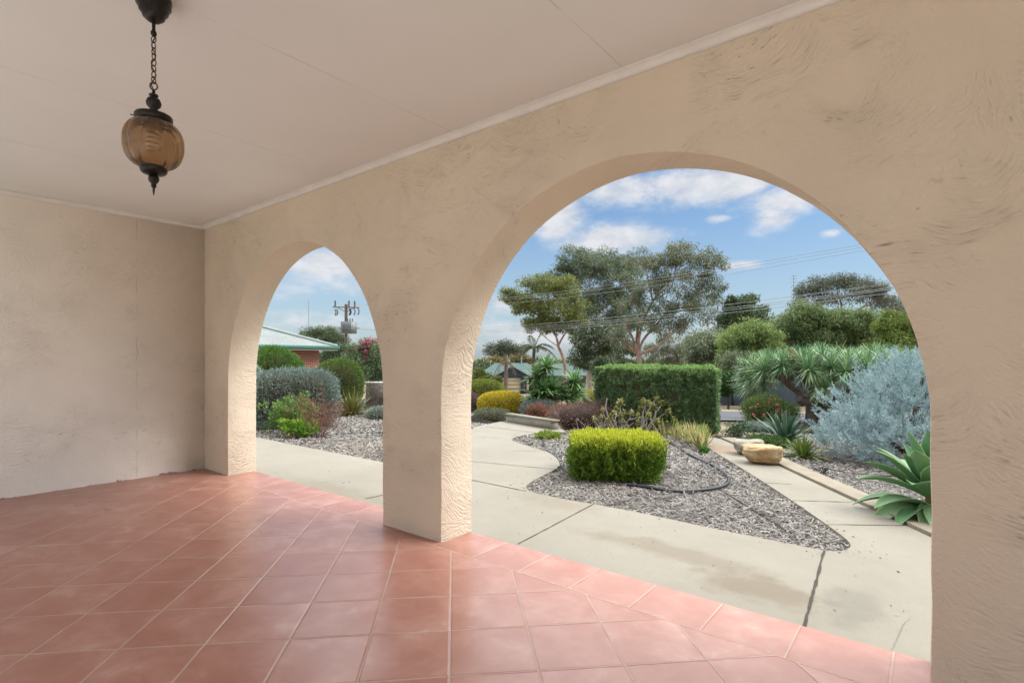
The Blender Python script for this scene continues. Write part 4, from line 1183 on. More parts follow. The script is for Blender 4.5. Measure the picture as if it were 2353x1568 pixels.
def stemmy(name, label, cat, px, py, wpx, hpx, n_stem, leafn, cols, L, Wd, stem_mat, spread=.7, cl=.05, woody=.006, hang=-.2, lean=0.0):
    """open plant: forked bare stems carrying leaf clusters at their ends"""
    b = spot(px, py); d = depth(b)
    root = thing(name, b, label, cat)
    lm = leafmat('leaf_' + name + str(px), cols, .25, .55, .25, patch=7)
    st, lv = MB(), MB()
    w, h = wpx / F * d, hpx / F * d
    for k in range(n_stem):
        e0 = b + RT * (rng.uniform(-.5, .5) * w * spread + lean * h) + FW * rng.uniform(-.3, .4) * w + UP * h * rng.uniform(.45, 1.0)
        s0 = b + RT * rng.uniform(-.12, .12) * w + FW * rng.uniform(-.1, .1) * w - UP * .03
        P, R = limb(s0, e0, woody, woody * .5, .12, 7, .0); st.tube(P, R, 5)
        for j in range(2):
            q = P[rng.integers(2, 6)]
            e1 = q + (RT * rng.normal() * .14 + FW * rng.normal() * .14) * w + UP * rng.uniform(.05, .32) * h
            P2, R2 = limb(q, e1, woody * .55, woody * .3, .1, 4); st.tube(P2, R2, 4)
            nl = leafn
            pts = e1 + rdir(nl) * (rng.random(nl) ** .5)[:, None] * cl
            lv.quads(leaves(pts, unit(pts - e1) + UP * (.2 - hang) + rdir(nl) * .5, L * rng.uniform(.6, 1.2, nl), Wd * rng.uniform(.7, 1.2, nl)))
        pts = e0 + rdir(leafn) * (rng.random(leafn) ** .5)[:, None] * cl
        lv.quads(leaves(pts, unit(pts - e0) + UP * .3 + rdir(leafn) * .5, L * rng.uniform(.6, 1.2, leafn), Wd))
    st.build('stems', stem_mat, root); lv.build('foliage', lm, root)
    return root
ST_BR = plain('brown_stem', (0.16, 0.10, 0.07), .85, .3, 20)
ST_GY = plain('grey_stem', (0.33, 0.29, 0.265), .85, .25, 20)
stemmy('leggy_geranium', 'leggy light green geranium with bare brown stems against the grey-green shrub', 'geranium', 662, 1000, 96, 92, 18, 50, [(0.08, 0.16, 0.04), (0.14, 0.25, 0.06), (0.21, 0.31, 0.08)], .048, .030, ST_BR, .9, .085)
stemmy('red_stem_shrub', 'reddish brown dying shrub spreading over the mulch beside the leggy geranium', 'shrub', 738, 1006, 100, 92, 24, 20, [(0.10, 0.045, 0.035), (0.19, 0.075, 0.055), (0.26, 0.12, 0.08), (0.13, 0.12, 0.05)], .038, .012, plain('red_stem', (0.22, 0.11, 0.085), .85, .3, 20), 1.0, .07, .005)
stemmy('yellowing_geranium', 'low fresh green geranium with yellow leaves at the path edge', 'geranium', 682, 1008, 78, 40, 15, 30, [(0.07, 0.20, 0.02), (0.13, 0.32, 0.03), (0.20, 0.36, 0.05), (0.50, 0.42, 0.05)], .050, .042, ST_BR, .95, .06)

# wall of the raised bed by the pillar, overgrown with dry twigs
b = spot(860, 934); db = depth(b)
root = thing('low_wall', b, 'white-capped low garden wall hung with dry twigs beside the pillar', 'low wall')
w_, h_ = 0.95, 58 / F * db
m = MB(); m.box(b + FW * .10 + RT * .2 + UP * (h_ / 2 - .06), (w_, .2, h_ - .02), YAW); m.build('masonry', plain('weathered_render', (0.42, 0.38, 0.33), .9, .2, 6, bump=.2), root)
m = MB(); m.box(b + FW * .10 + RT * .2 + UP * (h_ - .04), (w_ + .06, .26, .05), YAW); m.build('coping', plain('white_coping', (0.68, 0.66, 0.62), .7, .08, 6), root)
m = MB(); nn = 1500
P = b + RT * rng.uniform(-.30, .55, (nn, 1)) - FW * rng.uniform(.0, .10, (nn, 1)) + UP * rng.uniform(.0, h_ * .97, (nn, 1))
m.quads(leaves(P, rdir(nn) + RT * .5 - UP * .6, rng.uniform(.07, .18, nn), rng.uniform(.006, .012, nn)))
m.build('dry_twigs', leafmat('dry_twig', [(0.10, 0.08, 0.06), (0.24, 0.20, 0.16), (0.38, 0.33, 0.27)], 0, .9), root)

# right arch, left part
mound('variegated_shrub', 'round yellow-green mottled shrub at the left jamb of the right arch', 1112, 935, 95, 66, [(0.07, 0.12, 0.02), (0.15, 0.21, 0.03), (0.27, 0.32, 0.05), (0.36, 0.38, 0.08)], 17000, .065, .026, e=2.5, lumps=.04)
mound('golden_dome', 'clipped golden yellow dome beside the winding path', 1152, 957, 108, 58, [(0.34, 0.27, 0.015), (0.50, 0.41, 0.025), (0.60, 0.50, 0.045), (0.40, 0.38, 0.05)], 24000, .05, .013, e=2.7, lumps=.03, rough=.04)
mound('purple_shrub', 'dull purple shrub tucked left of the golden dome', 1082, 948, 50, 46, [(0.10, 0.06, 0.06), (0.18, 0.11, 0.105), (0.25, 0.17, 0.15)], 5000, .05, .014, rough=.16)
mound('grey_groundcover', 'low grey-green cushion at the foot of the golden dome', 1130, 969, 84, 30, [(0.10, 0.125, 0.075), (0.17, 0.20, 0.125), (0.24, 0.26, 0.17)], 9000, .045, .009, rough=.15, e=2.3)
mound('grey_groundcover', 'grey lavender-like shrub right of the golden dome under the yuccas', 1240, 960, 86, 42, [(0.12, 0.15, 0.14), (0.20, 0.24, 0.225), (0.28, 0.32, 0.30)], 9000, .07, .011, rough=.2, e=2.2)
mound('red_tipped_shrub', 'small brownish shrub with pink-red tips behind the low wall', 1234, 962, 46, 34, [(0.14, 0.11, 0.06), (0.22, 0.16, 0.09), (0.42, 0.11, 0.10), (0.20, 0.19, 0.10)], 3200, .05, .013, rough=.22)
mound('red_tipped_shrub', 'coral-tinged shrub at the right end of the low wall', 1287, 974, 48, 44, [(0.18, 0.13, 0.07), (0.34, 0.14, 0.10), (0.22, 0.20, 0.09)], 3200, .05, .013, rough=.22)
mound('purple_shrub', 'large brown-purple shrub left of the aeonium', 1340, 992, 142, 66, [(0.10, 0.062, 0.056), (0.18, 0.108, 0.098), (0.26, 0.17, 0.15), (0.33, 0.25, 0.21)], 11000, .046, .011, rough=.30, e=2.3, deep=.7)
mound('golden_shrub', 'golden-topped low shrub showing at the left end of the tall hedge', 1352, 940, 74, 44, [(0.22, 0.26, 0.03), (0.40, 0.38, 0.03), (0.52, 0.46, 0.05)], 9000, .05, .013)
mound('lime_rosette', 'small lime-green leafy plant on the tip of the mulch bed by the path', 1258, 1012, 58, 18, [(0.14, 0.24, 0.04), (0.26, 0.36, 0.06), (0.36, 0.42, 0.10)], 900, .060, .030, rough=.2, cat='plant')
mound('bright_seedling', 'tiny bright green plant on the mulch below the iris clump', 1617, 1046, 22, 20, [(0.06, 0.20, 0.03), (0.11, 0.30, 0.05)], 700, .03, .011, rough=.15, cat='plant')

# aeonium: pale bare forking stems ending in flat rosettes
def aeonium():
    b = spot(1462, 1003); d = depth(b)
    root = thing('aeonium', b, 'sprawling aeonium with bare pale grey stems ending in small green rosettes', 'succulent')
    st, rs = MB(), MB()
    heads = [(1393, 915, .030), (1425, 925, .055), (1478, 905 + 18, .05), (1500, 935, .06), (1520, 925, .055), (1535, 945, .05), (1450, 945, .04), (1410, 950, .045), (1430, 965, .035), (1490, 955, .045),
             (1510, 968, .05), (1548, 962, .04), (1472, 940, .05), (1398, 965, .04), (1380, 958, .035), (1528, 980, .04), (1465, 968, .035), (1440, 978, .03), (1416, 938, .04), (1488, 925, .045), (1508, 915, .04), (1385, 940, .03), (1365, 962, .03)]
    for px, py, r in heads:
        dd = d + rng.uniform(-.25, .35)
        e = sight(px, py, dd)
        s0 = b + RT * ((px - 1462) / F * d * .55 + rng.normal() * .03) + FW * (dd - d) * .4 - UP * .04
        P, R = limb(s0, e, .014, .008, .11, 9)
        P = P + rng.normal(size=P.shape) * .006
        st.tube(P, R, 7)
        if rng.random() < .45:
            q = P[5]; e2 = q + RT * rng.normal() * .09 + UP * rng.uniform(.05, .12); P2, R2 = limb(q, e2, .011, .008, .1, 5); st.tube(P2, R2, 6); hs = [(e, r), (e2, r * .8)]
        else: hs = [(e, r)]
        if (px, py) == (1393, 915): hs = hs[1:]          # the longest stem is bare
        for h, rr in hs:
            ax = unit(UP + RT * rng.normal() * .35 - FW * .55); rr *= 1.6
            rosette(rs, h, ax, 44, rr, rr * .42, 10, 92, .05, 4, .35, .002, prof=[.35, .7, 1.0, .85, .1])
    for k in range(34):
        s0 = b + RT * rng.uniform(-.42, .40) + FW * rng.uniform(-.2, .35) - UP * .03
        e = s0 + RT * rng.normal() * .07 + FW * rng.normal() * .05 + UP * rng.uniform(.10, .24)
        P, R = limb(s0, e, .011, .006, .14, 6); st.tube(P, R, 6)
    st.build('stems', ST_GY, root, True)
    rs.build('rosettes', leafmat('aeonium_leaf', [(0.15, 0.17, 0.05), (0.26, 0.28, 0.08), (0.36, 0.37, 0.13), (0.30, 0.20, 0.12)], .15, .5, .3, patch=6), root)
aeonium()
# knotted grey stems at the foot of the purple shrub
m = MB(); b = spot(1365, 993)
for k in range(60):
    s0 = b + RT * rng.uniform(-.30, .42) + FW * rng.uniform(-.1, .2) - UP * .02
    e = s0 + RT * rng.normal() * .10 + FW * rng.normal() * .05 + UP * rng.uniform(.08, .30)
    P, R = limb(s0, e, .010, .005, .16, 6); m.tube(P, R, 5)
tag(m.build('dead_succulent', ST_GY, smooth=True, origin=b), 'tangle of dead grey stems between the purple shrub and the aeonium', 'dead plant')

# retaining walls where the path drops away
COP = plain('pale_block', lin(212, 205, 184, .36), .8, .08, 4)
m = MB()
p0, p1 = flat(1168, 966), flat(1277, 984)
root = thing('retaining_wall', (p1[0], p1[1], -.02), 'low pale rendered retaining wall with flat coping where the path turns', 'retaining wall')
v = (p1 - p0); L = np.linalg.norm(v); an = math.atan2(v[1], v[0]); mid = (p0 + p1) / 2
m.box((mid[0], mid[1], .03), (L, .11, .18), an)
p2 = p1 + unit(FW * .8 - RT * .75) * 1.1; v2 = p2 - p1; md2 = (p1 + p2) / 2
m.build('masonry', plain('grey_render', (0.26, 0.245, 0.21), .85, .15, 5, bump=.2), root)
m = MB(); m.box((mid[0], mid[1], .135), (L + .03, .16, .030), an)
m.build('coping', COP, root)

# ---- hoses and fittings on the mulch
HOSE = plain('black_poly_pipe', (0.022, 0.026, 0.034), .45, .3, 30, .4)
DRIP = plain('drip_line', (0.035, 0.030, 0.028), .6, .3, 30)
def lay(name, label, px_pts, r, mat, cat, zoff=.0, it=3):
    P = [spot(x, y) for x, y in px_pts]
    xy = curve_pts(P, it)
    Q = np.array([(x, y, float(land(x, y)) + .022 + r + zoff + .006 * math.sin(x * 7 + y * 5)) for x, y in xy])
    mb = MB(); mb.tube(Q, r, 8)
    return tag(mb.build(name, mat, smooth=True, origin=Q[0]), label, cat)
lay('garden_hose', 'thick black poly pipe looping over the mulch around the golden hedge', [(1535, 1018), (1560, 1035), (1600, 1058), (1640, 1075), (1672, 1098), (1676, 1118), (1650, 1131), (1600, 1136), (1540, 1136), (1490, 1128), (1440, 1122)], .0155, HOSE, 'hose')
lay('garden_hose', 'short black pipe curving along the path edge at the left of the golden hedge', [(1245, 1015), (1256, 1040), (1282, 1058), (1290, 1080), (1310, 1095), (1335, 1105)], .0085, HOSE, 'hose')
lay('drip_line', 'thin brown drip line running from the hose loop towards the tip of the mulch bed', [(1655, 1132), (1700, 1160), (1760, 1198), (1830, 1240)], .0055, DRIP, 'drip line')
lay('drip_line', 'thin drip line crossing the gravelly mulch seen low in the left arch', [(770, 1001), (830, 998), (900, 998), (960, 1000)], .010, DRIP, 'drip line')
lay('drip_line', 'thin drip line by the strappy tuft in the left arch', [(755, 968), (800, 962), (860, 960), (920, 962)], .010, DRIP, 'drip line')
lay('drip_line', 'thin drip line on the mulch right of the kerb below the blue conifer', [(1880, 1080), (1920, 1085), (2000, 1095), (2060, 1100)], .005, DRIP, 'drip line')
# dripper stake
p = spot(1612, 1095)
m = MB(); m.tube([p - UP * .02, p + UP * .06], .006, 8); m.tube([p + UP * .05, p + UP * .052 + RT * .03], .005, 6)
tag(m.build('dripper', HOSE, smooth=True, origin=p), 'small black dripper stake in the mulch inside the hose loop', 'dripper')
stemmy('dead_seedling', 'small blackened dead plant in the mulch right of the kerb', 'dead plant', 1887, 1094, 36, 26, 7, 7, [(0.03, 0.025, 0.025), (0.06, 0.045, 0.04)], .022, .012, plain('black_stem', (0.03, 0.025, 0.022), .9), .9, .014, .0035)

# ---- beyond the right-hand path
mound('green_groundcover', 'low spreading green groundcover behind the rocks', 1765, 1030, 95, 24, [(0.06, 0.13, 0.035), (0.11, 0.20, 0.06), (0.18, 0.27, 0.09)], 8000, .05, .012, rough=.2, cat='groundcover')
mound('grey_groundcover', 'flat blue-grey mat near the pink-flowered bush', 1752, 992, 90, 20, [(0.15, 0.21, 0.18), (0.23, 0.30, 0.26), (0.30, 0.37, 0.33)], 6000, .05, .012, rough=.2, cat='groundcover')
stemmy('leafy_seedling', 'small dark green leafy plant at the far end of the right-hand path', 'plant', 1690, 1008, 66, 34, 16, 14, [(0.04, 0.09, 0.04), (0.08, 0.15, 0.07), (0.13, 0.2, 0.1)], .05, .025, ST_BR, .95, .05, .005)
b = spot(1770, 975)
r0 = mound('pink_flowered_bush', 'dark green bush dotted with pink-red flowers in front of the road', 1768, 982, 112, 70, [(0.07, 0.13, 0.035), (0.12, 0.20, 0.055), (0.19, 0.27, 0.08)], 12000, .06, .016, rough=.22, e=2.1, deep=.8, lumps=.14)
def flowers(root, px, py, wpx, hpx, n, size, cols, dd=.3, nm='flower'):
    d = depth(np.array(root.location))
    for k in range(n):
        mb = MB()
        u = rdir(1)[0] * (rng.random() ** .25)
        c = sight(px + u[0] * wpx / 2, py + u[2] * hpx / 2, d - dd * abs(u[1]))
        nl = 16
        o = rdir(nl)
        mb.quads(leaves(c + o * size * .3, o + UP * .2, size * rng.uniform(.5, 1.1, nl), size * .6))
        mb.build(nm, leafmat('petal_' + str(px), cols, .3, .5), root)
flowers(r0, 1768, 945, 112, 62, 30, .030, [(0.40, 0.05, 0.09), (0.52, 0.12, 0.15), (0.60, 0.22, 0.24)], .75)

# dragon tree
def dragon_tree():
    b = spot(1890, 977); d = depth(b) + .15
    b = ground_at(1892, d)
    root = thing('dragon_tree', b, 'wide dragon tree with a dome of spiky blue-green rosettes on thick grey branches', 'dragon tree')
    bark = plain('dragon_bark', (0.17, 0.145, 0.13), .85, .35, 7, bump=.5)
    tk, lv, dead = MB(), MB(), MB()
    z = lambda py: sight(CX, py, d)[2]
    fork = np.array([*sight(1897, 935, d)[:2], z(930)])
    P, R = limb(b - UP * .1, fork, .19, .15, .02, 8); R[0] *= 1.2; tk.tube(P, R, 14)
    b2 = spot(1862, 979); b2 = ground_at(1862, d + .1); f2 = sight(1862, 925, d + .1)
    P, R = limb(b2 - UP * .1, f2, .15, .12, .03, 7); R[0] *= 1.25; tk.tube(P, R, 12)
    cz = z(886); cxy = sight(1918, CY, d)[:2]
    ar = 196 / F * d
    spots_ = []
    k = 0
    N = 84
    for i in range(N):
        gz = 1 - i / N * 0.98; ga = i * 2.39996
        rr = math.sqrt(max(0, 1 - gz * gz))
        px_ = RT * (rr * math.cos(ga) * ar) + FW * (rr * math.sin(ga) * ar * .95)
        h = (z(820) - cz) * (gz ** .45) + .02 * rng.normal() - (0.20 if gz < .25 else 0)
        spots_.append((np.array([cxy[0], cxy[1], cz]) + px_ + UP * h, px_, gz, math.sin(ga)))
    for c, o, gz, side in spots_:
        if gz < .22 and side < -.2 and rng.random() < .25: continue
        ax = unit(unit(o + 1e-6) * (1.05 - gz * .75) + UP * (.35 + gz * .9) + rng.normal(size=3) * .12)
        if gz < .3: ax = unit(ax + UP * .2)
        n = 135
        rosette(lv, c, ax, n, .48 * rng.uniform(.85, 1.1), .023, 3, 100, .16, 4, .25, .02)
    for i in range(9):
        a = i / 9 * 2 * PI + .3
        e = np.array([cxy[0], cxy[1], cz]) + RT * math.cos(a) * ar * .55 + FW * math.sin(a) * ar * .5 + UP * (.02 + .05 * rng.random())
        P, R = limb(fork - UP * .05, e, .11, .07, .05, 7, -.02); tk.tube(P, R, 9)
        for j in range(4):
            c = min(spots_, key=lambda s: np.linalg.norm(s[0] - e) + rng.random() * .6)[0]
            P2, R2 = limb(e, c - UP * .03, .06, .045, .06, 5); tk.tube(P2, R2, 7)
    P, R = limb(f2, sight(1835, 905, d - .6), .10, .07, .05, 6); tk.tube(P, R, 8)
    P, R = limb(fork, sight(1835, 915, d - .8), .12, .08, .05, 6); tk.tube(P, R, 9)
    P, R = limb(fork, sight(1960, 910, d - .6), .11, .07, .05, 6); tk.tube(P, R, 9)
    for px, py, k in ((1825, 818, 15), (1838, 836, 26), (1995, 868, 22), (2010, 845, 8)):
        ctr = sight(px, py, d - .75)
        for j in range(k):
            e = ctr + rng.normal(size=3) * np.array([.09, .09, .07]); P, R = limb(ctr - UP * .1, e, .006, .003, .15, 4); dead.tube(P, R, 4)
            o = rdir(26); dead.quads(leaves(e + o * .05 * rng.random((26, 1)), o + UP * .1, rng.uniform(.02, .05, 26), .016))
    tk.build('trunk', bark, root, True)
    lv.build('rosettes', leafmat('dragon_blade', [(0.065, 0.165, 0.080), (0.115, 0.245, 0.115), (0.17, 0.32, 0.15), (0.27, 0.41, 0.19), (0.45, 0.49, 0.23)], .12, .42, .4, patch=1.2), root)
    dead.build('seed_heads', leafmat('orange_seed', [(0.20, 0.09, 0.03), (0.33, 0.16, 0.05), (0.42, 0.24, 0.08)], .1, .8), root)
dragon_tree()

# yuccas in front of the far houses
def yucca(name, label, heads, base_px, L, n):
    d = 15.0; b = ground_at(base_px[0], d)
    root = thing(name, b, label, 'yucca')
    st, lv = MB(), MB()
    for px, py in heads:
        dd = d + rng.uniform(-.3, .3); c = sight(px, py, dd)
        P, R = limb(b + RT * (px - base_px[0]) / F * d * .4 - UP * .1, c, .06, .04, .05, 6); st.tube(P, R, 8)
        rosette(lv, c, UP + rng.normal(size=3) * .12, n, L, .05, 3, 108, .16, 4, .25, .03)
    st.build('trunk', plain('yucca_stem', (0.20, 0.15, 0.10), .9, .4, 12, bump=.4), root, True)
    lv.build('rosettes', leafmat('yucca_blade', [(0.07, 0.16, 0.055), (0.12, 0.25, 0.08), (0.18, 0.34, 0.12), (0.30, 0.43, 0.16)], .15, .42, .4), root)
yucca('yucca', 'cluster of tall green yuccas left of the gum trunk in front of the teal-roofed house', [(1256, 843), (1236, 866), (1272, 890), (1249, 893), (1230, 908), (1262, 915)], (1252, 935), .50, 150)
yucca('yucca', 'shorter pair of yucca heads immediately left of the tall hedge', [(1318, 876), (1322, 905), (1300, 912)], (1318, 928), .46, 150)
c = spot(1172, 925); tuft('blue_yucca', 'small blue-green spiky tuft behind the golden dome', 'yucca', c, 60, .55, .045, YUC_BLUE, .2, 2, 70)

# ------------------------------------------------------------------ far side: houses, fence, poles
def frame(px, d, ang=0.0, z=None):
    o = ground_at(px, d)
    if z is not None: o[2] = z
    ca, sa = math.cos(ang), math.sin(ang)
    ex = RT * ca + FW * sa; ey = FW * ca - RT * sa
    return o, (lambda u, v, w: o + ex * u + ey * v + UP * w), math.atan2(ex[1], ex[0])
ROOF_T, nt = newmat('teal_roof'); t = NT(nt)
t.out(t.ramp(t.noise(t.coord(), 1.5, 4), [(.3, (0.060, 0.100, 0.095)), (.7, (0.090, 0.14, 0.13))]), .8, None, .15)

def ribbed(name, col, axis, pitch, depth_, rough=.5):
    """corrugated sheet: ribs run across the given direction"""
    mt, nt = newmat(name); t = NT(nt); c = t.coord()
    d = t.n('ShaderNodeVectorMath', operation='DOT_PRODUCT'); t.set(d, 0, c); t.set(d, 1, tuple(float(x) for x in axis))
    s = t.math('SINE', t.math('MULTIPLY', d.outputs['Value'], 2 * PI / pitch))
    cc = t.ramp(t.noise(c, .8, 4), [(.3, tuple(x * .88 for x in col)), (.7, tuple(x * 1.1 for x in col))])
    t.out(cc, rough, t.bump(s, .9, depth_), .4)
    return mt
def brickmat(name, axis):
    mt, nt = newmat(name); t = NT(nt); c = t.coord()
    d = t.n('ShaderNodeVectorMath', operation='DOT_PRODUCT'); t.set(d, 0, c); t.set(d, 1, tuple(float(x) for x in axis))
    sp = t.n('ShaderNodeSeparateXYZ'); t.set(sp, 0, c)
    cb = t.n('ShaderNodeCombineXYZ'); t.set(cb, 0, d.outputs['Value']); t.set(cb, 1, sp.outputs[2])
    br = t.n('ShaderNodeTexBrick', ins={'Color1': (0.36, 0.115, 0.07, 1), 'Color2': (0.27, 0.085, 0.055, 1), 'Mortar': (0.42, 0.33, 0.27, 1), 'Scale': 1.0, 'Mortar Size': .012, 'Brick Width': .24, 'Row Height': .086, 'Bias': 0.0})
    t.set(br, 'Vector', cb.outputs[0])
    t.out(br.outputs[0], .85, None, .2)
    return mt

def hip_roof(mb, P, u0, u1, v0, v1, ze, ru0, ru1, rv, zr, th=.12):
    """hipped roof of four slopes with a closed soffit"""
    e = [P(u0, v0, ze), P(u1, v0, ze), P(u1, v1, ze), P(u0, v1, ze)]; r = [P(ru0, rv, zr), P(ru1, rv, zr)]
    dn = UP * th
    mb.add([e[0], e[1], r[1], r[0]], [(0, 1, 2, 3)]); mb.add([e[2], e[3], r[0], r[1]], [(0, 1, 2, 3)])
    mb.add([e[1], e[2], r[1]], [(0, 1, 2)]); mb.add([e[3], e[0], r[0]], [(0, 1, 2)])
    for a, b in ((0, 1), (1, 2), (2, 3), (3, 0)): mb.add([e[a] - dn, e[b] - dn, e[b], e[a]], [(0, 1, 2, 3)])
    mb.add([x - dn for x in e], [(3, 2, 1, 0)])

def bx(mb, P, an, u0, u1, v0, v1, z0, z1):
    c = P((u0 + u1) / 2, (v0 + v1) / 2, (z0 + z1) / 2); mb.box(c, (u1 - u0, v1 - v0, z1 - z0), an)

def teal_house():
    d = 73.0
    o, P, an = frame(1176, d, 0.0, sight(1176, 902, d)[2])
    root = thing('teal_roofed_house', o, 'low house with teal hipped roofs, cream garage door and dark gable beyond the yuccas', 'house')
    wallm = plain('dark_brick', (0.13, 0.095, 0.08), .85, .25, 3); cream = plain('cream_paint', (0.62, 0.55, 0.40), .6, .06, 2); blue = plain('slate_trim', (0.055, 0.075, 0.10), .6, .1, 3)
    m = MB(); bx(m, P, an, -4.1, 2.3, .3, 9, -.3, 2.45); bx(m, P, an, 2.3, 11.2, 1.5, 10, -.3, 2.45); m.build('wall', wallm, root)
    m = MB(); hip_roof(m, P, -4.9, 4.6, -.6, 10, 2.42, -2.4, 2.2, 4.5, 4.08); m.build('roof', ROOF_T, root)
    m = MB(); hip_roof(m, P, 3.3, 12.0, .6, 11, 2.36, 4.4, 10.4, 5.2, 4.0); m.build('roof', ROOF_T, root)
    # projecting gable over the garage
    m = MB(); e0, e1, pk = P(-2.4, -2.2, 2.35), P(2.5, -2.2, 2.35), P(.05, -2.2, 3.75); k0, k1, kk = P(-2.4, 3, 2.35), P(2.5, 3, 2.35), P(.05, 3, 3.75)
    m.add([e0, k0, kk, pk], [(0, 3, 2, 1)]); m.add([e1, k1, kk, pk], [(0, 1, 2, 3)])
    m.build('gable_roof', ROOF_T, root)
    m = MB(); m.add([P(-2.1, -1.95, 2.35), P(2.2, -1.95, 2.35), P(.05, -1.95, 3.55)], [(0, 1, 2)])
    for a, b in ((e0, pk), (e1, pk)):
        m.tube([a - UP * .09, b - UP * .09], .13, 4)
    m.build('gable', blue, root)
    m = MB(); bx(m, P, an, -2.0, -1.6, -2.0, .3, -.3, 2.35); bx(m, P, an, 1.25, 1.75, -2.0, .3, -.3, 2.35); bx(m, P, an, -1.6, 1.25, -1.9, .3, 2.15, 2.35); m.build('garage_wall', blue, root)
    m = MB(); bx(m, P, an, -1.55, 1.2, -1.85, -1.75, -.1, 2.15); gd = m.build('garage_door', cream, root)
    m = MB()
    for k in range(4): bx(m, P, an, -1.5, 1.15, -1.875, -1.855, .08 + k * .53, .50 + k * .53)
    m.build('door_panels', plain('cream_panel', (0.55, 0.48, 0.35), .6, .05, 2), gd)
    for u in (1.95, 3.6):
        m = MB(); bx(m, P, an, u, u + .28, -1.9, -1.6, -.3, 2.35); m.build('post', cream, root)
    m = MB(); bx(m, P, an, 5.6, 7.4, 1.42, 1.49, .7, 2.1); w = m.build('window', plain('dark_glass', (0.03, 0.035, 0.04), .15, .1, 1, .5), root)
    m = MB(); bx(m, P, an, 5.5, 7.5, 1.38, 1.415, .6, .7); bx(m, P, an, 5.5, 7.5, 1.38, 1.415, 2.1, 2.2); bx(m, P, an, 6.45, 6.55, 1.38, 1.415, .7, 2.1); m.build('frame', cream, w)
    for u in (-1.2, 1.2):
        m = MB(); m.tube([P(u, 4.5, 3.9), P(u, 4.5, 4.35)], .16, 8); m.build('roof_vent', ROOF_T, root)
teal_house()

def brick_house():
    a, b_ = sight(590, CY, 24.5), sight(775, CY, 28.6)
    ang = math.atan2(np.dot(b_ - a, FW), np.dot(b_ - a, RT))
    zg = float(land(b_[0], b_[1]))
    o = b_.copy(); o[2] = zg
    ca, sa = math.cos(ang), math.sin(ang); ex = RT * ca + FW * sa; ey = FW * ca - RT * sa
    P = lambda u, v, w: o + ex * u + ey * v + UP * w
    an = math.atan2(ex[1], ex[0])
    ze = sight(775, 797, 28.6)[2] - zg
    root = thing('brick_house', o, 'red brick house with a pale green corrugated hip roof seen through the left arch', 'house')
    m = MB(); bx(m, P, an, -14, -.70, .6, 8.5, -.3, ze - .02); m.build('wall', brickmat('red_brick', ex), root)
    m = MB()
    hip_roof(m, P, -15, .0, -.0, 9.2, ze + .03, -10.4, -4.6, 4.6, ze + 1.75)
    m.build('roof', ribbed('pale_corrugated', (0.165, 0.195, 0.187), ex, .19, .02), root)
    m = MB(); bx(m, P, an, -15.05, .09, -.11, .0, ze - .12, ze + .05); bx(m, P, an, .0, .09, .0, 9.2, ze - .12, ze + .05); m.build('gutter', plain('green_gutter', (0.06, 0.17, 0.135), .5, .1, 2), root)
    m = MB(); bx(m, P, an, -15, -.0, -.02, .56, ze - .19, ze - .13); m.build('eave_lining', plain('white_eave', (0.66, 0.65, 0.62), .7, .05, 2), root)
    m = MB(); bx(m, P, an, -2.9, -2.5, .56, .6, ze - .42, ze - .25); m.build('wall_vent', plain('dark_vent', (0.04, 0.035, 0.03), .8), root)
    # hip capping
    m = MB()
    for q0, q1 in ((P(0, 0, ze + .05), P(-4.6, 4.6, ze + 1.78)), (P(-4.6, 4.6, ze + 1.78), P(-10.4, 4.6, ze + 1.78)), (P(0, 9.2, ze + .05), P(-4.6, 4.6, ze + 1.78))):
        m.tube([q0, q1], .075, 8)
    m.build('ridge_capping', plain('ridge_metal', (0.27, 0.33, 0.31), .5, .08, 3), root)
brick_house()

def fence():
    p0, p1 = spot(1640, 930), spot(1900, 934)
    u = unit((p1 - p0)[:2]); an = math.atan2(u[1], u[0])
    a = p0[:2] - u * 3.5; L = np.linalg.norm((p1 - p0)[:2]) + 26
    root = thing('metal_fence', (*p0[:2], float(land(*p0[:2]))), 'dark blue ribbed sheet metal fence along the far side of the road', 'fence')
    sheet = plain('blue_fence_sheet', (0.050, 0.072, 0.105), .5, .12, 3, .4); post = plain('blue_fence_post', (0.040, 0.058, 0.085), .5, .1, 3, .4)
    n = int(L / .10)
    s = np.linspace(0, L, n * 2 + 1)
    off = .022 * np.array([0, 1] * (n + 1))[:len(s)]
    C = a + u * s[:, None] + np.array([-u[1], u[0]]) * off[:, None]
    zb = land(C[:, 0], C[:, 1])
    V = np.stack([np.c_[C, zb - .05], np.c_[C, zb + 1.75]], 1); idx = np.arange(len(s) * 2).reshape(-1, 2)
    m = MB(); m.add(V.reshape(-1, 3), np.stack([idx[:-1, 0], idx[1:, 0], idx[1:, 1], idx[:-1, 1]], 1)); m.build('sheet', sheet, root)
    m = MB()
    k = 0.0
    while k < L:
        p = a + u * k; m2 = MB(); m2.box((p[0] + u[1] * .02, p[1] - u[0] * .02, float(land(*p)) + .88), (.06, .05, 1.86), an); m2.build('post', post, root); k += 2.37
    C2 = a + u * np.linspace(0, L, 30)[:, None]; m.tube(np.c_[C2 + np.array([u[1], -u[0]]) * .012, land(C2[:, 0], C2[:, 1]) + 1.76], .032, 6); m.build('top_rail', post, root)
fence()

